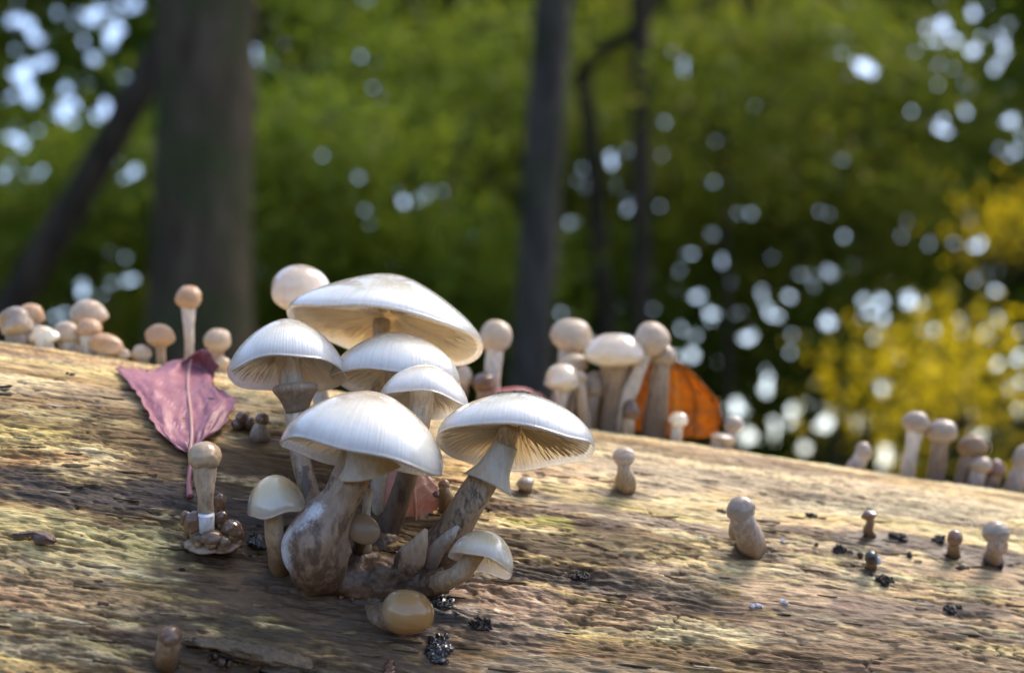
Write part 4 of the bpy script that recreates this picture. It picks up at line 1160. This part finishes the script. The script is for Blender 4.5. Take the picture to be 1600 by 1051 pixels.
GC = 'black crumbs scattered on the log'
for i, (x, y, r, n, sp, lab) in enumerate([
        (905, 897, 11, 8, 1.3, 'dark brown crumbs lying at the head of the black streak'), (1268, 809, 6, 5, 1.0, 'lone tiny black crumb on pale wood right of the leaning button'),
        (1405, 841, 10, 7, 1.2, 'black crumb by the crack, next to the shrivelled pinhead'), (1372, 905, 10, 8, 1.2, 'black ragged crumb just below the black stub'),
        (1310, 860, 10, 8, 1.5, 'black crumbs left of the black stub'), (1468, 846, 8, 6, 1.0, 'black crumb touching the helmet-shaped pinhead'),
        (1342, 868, 7, 5, 1.4, 'small dark crumbs between the black stub and the crumbs on its left'), (1555, 884, 7, 5, 1.6, 'thin black crumbs at the foot of the rightmost button'),
        (1478, 950, 9, 7, 1.8, 'dark flaking crumbs in the grey streak at the lower right'), (745, 976, 14, 8, 1.1, 'dark round knot of rot right of the amber mushroom'),
        (285, 888, 4, 4, 0.8, 'single dark speck on the yellow-green wood below the pinheads'), (115, 587, 4, 4, 1.4, 'small black chip on the pale crest wood above the yellow band'),
        (74, 552, 3, 4, 1.4, 'flat black chip close to the left end of the crest'), (1128, 800, 4, 4, 1.4, 'thin dark chip left of the leaning button'),
        (1505, 886, 6, 5, 1.5, 'black flakes on the pale strip under the rightmost button'), (1420, 868, 5, 5, 1.5, 'small black flakes right of the black stub')]):
    dd = pick_depth(x, y)
    me = clump_mesh('bark_crumb', SP(r, dd), 400 + i, n, sp)
    on_wood('bark_crumb', me, M['crumb'], x, y, lab, 'crumb', GC)
for i, (x, y, r, n, sp, mat, nm, lab, cat) in enumerate([
        (685, 1014, 10, 80, 0.8, 'goo', 'black_slime', 'glossy wet black slime below the amber egg-shaped mushroom', 'slime'),
        (690, 935, 12, 14, 0.9, 'goo', 'black_slime', 'wet black ooze under the curved stem of the beige mushroom', 'slime'),
        (405, 846, 10, 12, 0.9, 'goo', 'black_slime', 'small wet black lump left of the cream bell mushroom', 'slime'),
        (610, 1046, 11, 5, 0.8, 'resin', 'amber_drop', 'amber liquid drop on the dark patch at the bottom', 'drop'),
        (545, 928, 8, 5, 0.8, 'resin', 'amber_drop', 'amber wet bead at the foot of the bulbous stem', 'drop'),
        (1224, 845, 4, 2, 0.4, 'white_bit', 'white_speck', 'small white bead on the dark streak right of the leaning button', 'speck'),
        (1472, 847, 4, 3, 0.7, 'white_bit', 'white_speck', 'white beads left of the helmet-shaped pinhead', 'speck'),
        (1226, 944, 5, 4, 1.2, 'white_bit', 'white_speck', 'white lichen chip on the grey patch at the lower right', 'speck'),
        (1180, 947, 6, 5, 1.4, 'white_bit', 'white_speck', 'pair of pale chips left of the white lichen chip', 'speck')]):
    dd = pick_depth(x, y)
    smooth = mat in ('goo', 'resin')
    me = clump_mesh(nm, SP(r, dd), 460 + i, n, sp, rough=0.6 if smooth else 0.4, flat=0.35, sy=0.9 if smooth else 0.35)
    if smooth: me.polygons.foreach_set('use_smooth', np.ones(len(me.polygons), dtype=bool))
    on_wood(nm, me, M[mat], x, y, lab, cat)

# scrap of dead leaf, and the torn splinter
dd = pick_depth(68, 842)
sc_ = thing('leaf_scrap', seat(68, 842), 'dark brown scrap of dead leaf on the yellow-green wood at the left', 'leaf scrap')
rows = [[(18, 838, .0005), (19, 836, .0008), (20, 834, .0005)], [(48, 838, .001), (50, 833, .002), (52, 829, .001)], [(54, 848, .001), (66, 836, .004), (74, 829, .001)], [(70, 850, .001), (76, 842, .003), (80, 836, .001)], [(84, 850, .0005), (87, 846, .0008), (88, 842, .0005)]]
me, _ = leaf_mesh('blade', net(rows, 0.0004), 20, 13, seed=21, crinkle=0.0004)
place('blade', me, M['fragment'], sc_)
sp_ = thing('wood_splinter', seat(330, 1010), 'long torn splinter of rotten wood lifting off the log at the bottom', 'splinter')
rows = [[(285, 1004, .001), (286, 1000, .002), (287, 996, .001)], [(320, 1014, .001), (322, 1006, .003), (326, 997, .001)], [(352, 1022, .001), (356, 1010, .005), (362, 1000, .0015)],
        [(392, 1034, .001), (396, 1020, .006), (402, 1006, .002)], [(430, 1046, .001), (436, 1034, .005), (446, 1018, .002)], [(480, 1056, 0), (486, 1046, .002), (490, 1036, .001)]]
me, _ = leaf_mesh('splinter_strip', net(rows, 0.0), 40, 17, thick=0.0012, seed=22, crinkle=0.0014, jag=0.004)
place('splinter_strip', me, M['splinter'], sp_)
rows2 = [[(x + 10, y + 12, l * .4) for x, y, l in r] for r in rows[1:]]
me, _ = leaf_mesh('rotten_underside', net(rows2, 0.0), 40, 17, thick=0.0012, seed=23, crinkle=0.002, jag=0.006)
place('rotten_underside', me, M['rot'], sp_)
def loose_flakes():
    rs = np.random.default_rng(50)
    V, F, k = [], [], 0
    for i in range(240):
        px, py = rs.uniform(-20, 1620), rs.uniform(600, 1060)
        if py < 545 + 0.148 * px + 25: continue
        u0, th0 = log_uv(on_log(px, py))
        L, Wd = rs.uniform(0.0015, 0.0075), rs.uniform(0.0002, 0.0008)
        lift = rs.uniform(0.0001, 0.0011)
        ring = []
        n = 8
        for j in range(n):
            a = 2 * math.pi * j / n
            r = rs.uniform(0.6, 1.1)
            u, th = u0 + math.cos(a) * L * r, th0 + math.sin(a) * Wd * r / LOG_R
            hh_ = log_h(u, th)
            ring.append((u, th, hh_ + (lift if math.cos(a) > 0 else 0.00005) * abs(math.cos(a)) + 0.0002))
        hc = log_h(u0, th0)
        top_ = [list(log_pt(*q)) for q in ring] + [list(log_pt(u0, th0, max(hc, np.mean([q[2] for q in ring])) + 0.0002))]
        bot_ = [list(log_pt(q[0], q[1], q[2] - 0.0004)) for q in ring]
        V += top_ + bot_
        for j in range(n):
            j2 = (j + 1) % n
            F += [[k + n, k + j, k + j2], [k + j, k + n + 1 + j, k + n + 1 + j2], [k + j, k + n + 1 + j2, k + j2]]
        k += 2 * n + 1
    return np_mesh('loose_flakes', np.array(V), np.array(F), False)
tag(fresh('loose_flakes', loose_flakes(), M['flake'], log), kind='stuff')
# scaly crown of the right cap: torn flakes lying on its top
crown_flakes = []
axh = axis3(0.05, 0.93, -0.35)
_, he1, he2 = frame_of(axh)
rs = np.random.default_rng(77)
Rh, hh = SP(123, .474), SP(84, .474)
V, F, k = [], [], 0
for i in range(46):
    a, x = rs.uniform(0, 6.28), math.sqrt(rs.random()) * 0.36
    z = hh * (0.72 * math.sqrt(1 - x * x) + 0.28 * (1.03846 - math.sqrt(x * x + 0.0784)) / 0.75846)
    c = np.array(P(807, 697, 0.474)) + Rh * x * (math.cos(a) * np.array(he1) + math.sin(a) * np.array(he2)) + np.array(axh) * (z + 0.0002)
    L, W_ = rs.uniform(0.0015, 0.0042), rs.uniform(0.0006, 0.0016)
    t1 = -math.sin(a) * np.array(he1) + math.cos(a) * np.array(he2)
    t2 = math.cos(a) * np.array(he1) + math.sin(a) * np.array(he2) - np.array(axh) * 0.35
    up = np.array(axh)
    q = [c - t1 * L, c - t2 * W_ * 0.8 + up * 0.0003, c + t1 * L, c + t2 * W_ + up * rs.uniform(0.0002, 0.0007)]
    q2 = [p - up * 0.0005 for p in q]
    V += q + q2
    F += [[k, k + 1, k + 2, k + 3], [k + 7, k + 6, k + 5, k + 4]] + [[k + j, k + 4 + j, k + 4 + (j + 1) % 4, k + (j + 1) % 4] for j in range(4)]
    k += 8
me = np_mesh('crown_scales', np.array(V) - np.array(mH.location), np.array(F), False, along=np.full(len(V), 0.25))
tag(fresh('crown_scales', me, M['ring_brown'], mH), kind='stuff')

# the dense leaf wall at the back, with gaps where the sky shows
HOLES = [(25,35,2),(55,60,1),(90,18,1),(135,25,2),(155,15,2),(180,50,3),(185,30,2),(170,70,2),(205,10,2),(125,65,1),(140,95,1),(70,95,3),(55,105,2),(30,120,3),(45,140,3),(20,150,2),(50,155,3),(100,165,2),(95,178,2),
 (115,195,1),(165,163,1),(20,215,2),(40,220,1),(60,205,1),(15,265,1),(42,275,1),(20,290,1),(400,75,1),(440,75,2),(428,100,2),(445,105,2),(405,92,1),(497,120,1),(562,88,2),(590,100,2),(627,100,1),(582,138,1),(600,155,1),
 (738,42,2),(675,100,1),(575,2,1),(637,275,1),(630,315,2),(645,312,2),(622,300,1),(665,300,1),(693,297,1),(572,328,1),(575,350,1),(620,420,1),(465,382,1),(410,425,1),(387,453,1),(30,420,1),(90,425,1),(128,447,2),(130,460,2),
 (175,440,1),(190,440,1),(207,438,1),(100,487,1),(197,405,1),(1308,52,1),(1315,82,1),(1340,98,2),(1350,105,3),(1362,115,2),(1325,118,1),(1427,80,1),(1450,65,1),(1472,38,3),(1490,62,2),(1515,20,1),(1535,60,1),(1520,78,2),(1555,105,1),
 (1580,35,1),(1567,65,1),(1490,110,1),(1508,177,2),(1577,190,3),(1590,233,1),(1465,200,1),(1480,205,1),(900,280,1),(915,290,1),(955,253,1),(884,345,1),(983,317,2),(1030,325,1),(1117,285,1),(1145,335,1),(1112,365,1),(966,402,1),
 (1082,398,1),(1060,422,1),(1130,408,2),(1142,440,1),(1188,453,2),(1090,462,2),(1110,492,3),(1055,455,1),(880,490,2),(933,475,1),(1085,525,2),(1175,525,2),(1495,377,1),(1525,385,2),(1515,345,1),(1563,420,1),(1535,435,1),(1320,370,1),
 (1295,425,1),(1340,412,1),(1253,427,1),(1350,470,2),(1380,472,2),(1440,475,2),(1360,485,1),(1294,503,3),(1505,515,3),(1535,520,2),(1570,508,1),(1453,578,2),(1380,605,3),(1515,590,2),(1588,560,2),(1405,560,1),(1195,612,2),(1275,600,1),
 (1292,662,3),(1341,660,3),(1210,655,1),(1235,660,1),(1200,590,1),(1285,560,1),(1240,640,1),(1385,715,4),(1257,700,3),(1390,650,1),(1590,640,2),(1170,682,3),(1145,640,4),(1060,540,1),(1000,480,1),(1230,560,1)]
hr_ = np.random.default_rng(12)
for x0, x1, y0, y1, n_, k_ in ((0, 220, 0, 290, 34, 2), (880, 1260, 240, 560, 16, 1), (1180, 1600, 330, 720, 40, 2), (1270, 1600, 0, 260, 14, 1),
                               (390, 800, 40, 430, 6, 1), (0, 220, 380, 500, 10, 1), (880, 1200, 60, 260, 8, 1), (1000, 1600, 440, 640, 12, 2)):
    for _ in range(n_):
        HOLES.append((hr_.uniform(x0, x1), hr_.uniform(y0, y1), 1 if hr_.random() < 0.72 else k_))
HOLE_D = np.array([list(ray(x, y).normalized()) for x, y, s_ in HOLES])
HOLE_R = np.array([[0, 0.012, 0.024, 0.042, 0.070][s_] for x, y, s_ in HOLES]) / 13.6
def keep_clear(c, margin):
    """drop the leaves that would close a gap"""
    rel = c - np.array(CAM)
    keep = np.ones(len(c), bool)
    for dvec, ra in zip(HOLE_D, HOLE_R):
        t = rel @ dvec
        q = np.linalg.norm(rel - t[:, None] * dvec, axis=1)
        keep &= ~((q < ra * t + margin) & (t > 0))
    return c[keep]
# ------------------------------------------------------------------ the wood behind
def leaf_cards(centres, size, rs, up_bias=0.35, asp=0.6):
    """folded diamond leaves, two triangles each, one island per leaf"""
    n = len(centres)
    d = rs.normal(size=(n, 3)); d[:, 2] -= 0.3; d /= np.linalg.norm(d, axis=1)[:, None]
    nr = rs.normal(size=(n, 3)); nr[:, 2] += up_bias * 2
    w = np.cross(d, nr); w /= np.linalg.norm(w, axis=1)[:, None] + 1e-9
    nn = np.cross(w, d)
    s = (size * rs.uniform(0.7, 1.3, n))[:, None]
    base, tip = centres - d * s * 0.5, centres + d * s * 0.5
    l = centres - d * s * 0.08 + w * s * asp * 0.5 + nn * s * 0.1
    r = centres - d * s * 0.08 - w * s * asp * 0.5 + nn * s * 0.1
    v = np.stack([base, l, tip, r], 1).reshape(-1, 3)
    i = np.arange(n)[:, None] * 4
    f = np.concatenate([i + np.array([[0, 2, 1]]), i + np.array([[0, 3, 2]])], 1).reshape(-1, 3)
    return v, f

def crown_points(rs, centre, rad, nclump, per, clump_r):
    c = rs.normal(size=(nclump, 3)); c /= np.linalg.norm(c, axis=1)[:, None]
    c *= (rs.random(nclump) ** 0.45)[:, None] * np.array(rad)
    p = c[:, None, :] + rs.normal(size=(nclump, per, 3)) * clump_r * np.array([1, 1, 0.55])
    return c + np.array(centre), (p.reshape(-1, 3) + np.array(centre))

def gaps_open(lp):
    return keep_clear(lp, 0.022)

def tree(label, base, top, r0, r1, bark, crown_c=None, crown_r=None, fol='fol_green', seed=0, group='trees of the wood behind the log', nclump=16, per=80, leaf=0.13, bend=0.0, fork=None, name='tree', cat='tree', clump_r=0.42):
    rs = np.random.default_rng(seed)
    base, top = np.array(base, float), np.array(top, float)
    t = thing(name, base, label, cat, group)
    n = 6
    k = np.linspace(0, 1, n)
    pts = [base + (top - base) * q + np.array([math.sin(q * 3.1 + seed) * bend, math.cos(q * 2.3 + seed) * bend * 0.6, 0]) * (0 if i == 0 else 1) for i, q in enumerate(k)]
    rad = [r0 * (1.45 if i == 0 else 1) * (1 - q) + r1 * q for i, q in enumerate(k)]
    tr = fresh('trunk', tube_mesh('trunk', pts, rad, base, nseg=20, n=30, bump=0.08, seed=seed), M[bark], t)
    if crown_c is not None:
        cc, lp = crown_points(rs, crown_c, crown_r, nclump, per, clump_r)
        V, F, kk = [], [], 0
        hub = np.array(pts[-2])
        for i in range(min(9, nclump)):
            m_ = (hub + cc[i]) / 2 + rs.normal(size=3) * 0.15
            fresh('branch', tube_mesh('branch', [pts[-2] + (pts[-1] - pts[-2]) * rs.random() * 0.8, m_, cc[i]], [r1 * 0.8, r1 * 0.5, r1 * 0.15], base, nseg=8, n=10, bump=0.1), M[bark], t)
        if name == 'sapling': lp = gaps_open(lp)
        v, f = leaf_cards(lp, leaf, rs)
        tag(fresh('crown', np_mesh('crown', v - base, f, False), M[fol], t), kind='stuff')
    return t

def foot(px, d):
    x = (px - 800) / FP * d
    y = CAM.y + d * math.cos(PITCH)
    return (x, y, float(ground_z(np.array(x), np.array(y))) - 0.05)

def along(px, py, d, z):
    """the point above (px, py, d) carried on straight up to height z"""
    p = P(px, py, d)
    return (p.x, p.y, z)

tree('thick dark mossy trunk standing close behind the left end of the log', foot(312, 4.5), (foot(306, 4.5)[0] - 0.02, 4.55, 6.5), 0.168, 0.14, 'bark', (-0.9, 4.6, 7.2), (3.2, 3.2, 1.6), seed=1, nclump=20)
pA, pB = P(25, 470, 6.0), P(232, 120, 6.0)
dirA = (pB - pA)
tree('slanting dark trunk rising from the left to behind the thick trunk', pA - dirA * ((pA.z + 0.1) / dirA.z), pA + dirA * 4.2, 0.075, 0.055, 'bark_dark', pA + dirA * 4.4, (1.8, 1.8, 1.2), seed=2, nclump=20)
pA, pB = P(840, 400, 8.0), P(862, 20, 8.0)
dirA = pB - pA
tree('grey straight trunk of medium girth in the middle of the wood', pA - dirA * ((pA.z + 0.1) / dirA.z), pA + dirA * 3.6, 0.115, 0.10, 'bark_grey', pA + dirA * 4.2, (3, 3, 1.6), seed=3)
pA, pB = P(1002, 400, 9.0), P(1000, 20, 9.0)
dirA = pB - pA
tree('thin straight black trunk right of the grey trunk', pA - dirA * ((pA.z + 0.1) / dirA.z), pA + dirA * 3.4, 0.068, 0.055, 'bark_dark', pA + dirA * 3.8, (2.4, 2.4, 1.4), seed=4, nclump=24)
t = tree('crooked slim sapling between the grey trunk and the thin black trunk', foot(985, 9.6), tuple(P(900, 120, 9.6)), 0.075, 0.055, 'bark_dark', None, seed=5, bend=0.05)
fresh('branch', tube_mesh('branch', [P(905, 120, 9.6), P(940, 80, 9.5), P(1000, 40, 9.3), P(1040, -40, 9.2)], [0.055, 0.05, 0.05, 0.045], t.location, nseg=10, n=14), M['bark_dark'], t)
tree('faint leaning thin trunk left of the middle of the wood', foot(610, 12), tuple(P(495, 90, 12)), 0.07, 0.05, 'bark', tuple(P(480, -120, 12)), (1.4, 1.4, 1.0), seed=6, nclump=14)
tree('faint pale trunk high behind the middle of the wood', foot(690, 12.5), tuple(P(722, -80, 12.5)), 0.10, 0.09, 'bark_grey', tuple(P(722, -500, 12.5)), (2, 2, 1.2), seed=7)
tree('short dim trunk just left of the grey trunk, deep in the wood', foot(766, 12.8), tuple(P(758, 120, 12.8)), 0.06, 0.05, 'bark_dark', tuple(P(758, 60, 13)), (1.0, 1.0, 0.8), seed=8, nclump=12, fol='fol_dark')
tree('dim slender trunk deep in the wood above the widest cap', foot(650, 13), tuple(P(640, 160, 13)), 0.05, 0.04, 'bark_dark', tuple(P(645, 60, 13.2)), (1.0, 1.0, 0.7), seed=9, nclump=12, fol='fol_dark')
# saplings with leaves in the view
for i, (px, py, dd, r, fol, lab) in enumerate([
        (470, 250, 9.0, 0.9, 'fol_green', 'leafy green sapling right behind the thick trunk'),
        (660, 120, 10.5, 1.1, 'fol_green', 'bright green sapling crown left of the grey trunk'),
        (1130, 120, 10.0, 1.2, 'fol_olive', 'olive-green sapling crown right of the thin black trunk'),
        (1260, 300, 11.0, 1.1, 'fol_olive', 'dull olive sapling deep in the right half of the wood'),
        (700, 430, 9.5, 0.6, 'fol_green', 'low green bush behind the widest cap'),
        (120, 330, 8.5, 0.7, 'fol_green', 'green sapling left of the thick trunk'),
        (950, 260, 11.5, 0.9, 'fol_olive', 'mid-green sapling between the grey trunk and the thin black trunk'),
        (1330, 150, 11.5, 1.0, 'fol_olive', 'high olive sapling crown at the upper right of the wood'),
        (1500, 300, 12.0, 1.0, 'fol_olive', 'brownish-olive sapling at the far right of the wood'),
        (1100, 420, 11.5, 0.9, 'fol_green', 'green sapling low behind the orange leaf'),
        (900, 470, 11.0, 0.8, 'fol_green', 'low green thicket behind the middle crest mushrooms'),
        (500, 440, 10.0, 0.7, 'fol_green', 'low green thicket right beside the thick trunk'),
        (1300, 520, 11.0, 0.9, 'fol_olive', 'olive thicket low behind the right crest'),
        (60, 480, 9.5, 0.7, 'fol_olive', 'low olive thicket behind the left crest mushrooms')]):
    c = P(px, py, dd)
    tree(lab, (c.x, c.y, 0.0), (c.x, c.y, c.z), 0.03, 0.015, 'bark_dark', tuple(c), (r, r * 0.8, r * 0.7), fol, seed=20 + i, nclump=30, per=110, leaf=0.085, name='sapling', cat='sapling', group='saplings in the wood', clump_r=0.25)
for i, (px, py, dd, r, lab) in enumerate([
        (1500, 640, 5.4, 0.24, 'bright yellow autumn shrub glowing low behind the joined pair of brown caps'),
        (1390, 610, 6.2, 0.24, 'yellow-leaved shrub left of the glowing yellow shrub'),
        (1595, 600, 6.0, 0.30, 'tall yellow shrub at the right edge behind the crest'),
        (1560, 350, 8.5, 0.16, 'golden leafy spray at the right edge above the yellow shrubs'),
        (1470, 540, 7.0, 0.20, 'golden-yellow twigs above the yellow-leaved shrub')]):
    c = P(px, py, dd)
    tree(lab, (c.x, c.y, -0.05), (c.x, c.y, c.z), 0.014, 0.008, 'bark_dark', tuple(c), (r, r, r * 1.3), 'fol_yellow', seed=30 + i, nclump=18, per=18, leaf=0.045, name='shrub', cat='shrub', group='yellow shrubs on the right', clump_r=0.15)

# trees of the same wood round the log, outside the picture
for i, (x, y, s) in enumerate([(-4.5, 1.0, 3.0), (4.6, 0.5, 2.8)]):
    lab = ['tall tree standing beyond the left end of the log', 'tall tree standing beyond the right end of the log'][i]
    tree(lab, (x, y, -0.15), (x + 0.1, y, 6.2), 0.2, 0.14, 'bark', (x, y, 6.8), (s, s, 1.8), seed=50 + i, nclump=22)

def leaf_wall():
    rs = np.random.default_rng(4)
    cs = []
    for layer, (rad, stp) in enumerate([(13.2, 0.062), (13.6, 0.062), (14.0, 0.062), (14.4, 0.07)]):
        az = np.arange(-1.0, 1.0, stp / rad); z = np.arange(-0.3, 6.6, stp)
        AZ, Z = np.meshgrid(az, z, indexing='ij')
        AZ = AZ + rs.normal(0, 0.45 * stp / rad, AZ.shape); Z = Z + rs.normal(0, 0.45 * stp, Z.shape)
        r = rad + rs.normal(0, 0.10, AZ.shape) + 0.5 * (fbm(AZ * 9, Z * 0.8, 3, 15) - 0.5)
        cs.append(np.stack([np.sin(AZ) * r, np.cos(AZ) * r, Z], -1).reshape(-1, 3))
    c = np.concatenate(cs)
    c = keep_clear(c, 0.050)
    v, f = leaf_cards(c, 0.175, rs, 0.2, 0.74)
    return np_mesh('far_woodland', v, f, False)
tag(fresh('far_woodland', leaf_wall(), M['fol_green']), 'dense far green foliage closing the wood with small gaps of bright sky', 'woodland', kind='stuff')
def leaf_ring():
    rs = np.random.default_rng(5)
    az = rs.uniform(0.95, 2 * math.pi - 0.95, 30000)
    r = rs.normal(14.2, 0.8, len(az)); z = rs.uniform(-0.3, 1.0, len(az)) * np.where(np.abs(az - math.pi) < 1.5, 2.4, 6.5)
    v, f = leaf_cards(np.stack([np.sin(az) * r, np.cos(az) * r, z], -1), 0.32, rs, 0.3, 0.7)
    return np_mesh('surrounding_woodland', v, f, False)
tag(fresh('surrounding_woodland', leaf_ring(), M['fol_dark']), 'dark green foliage of the wood all round the clearing', 'woodland', kind='stuff')
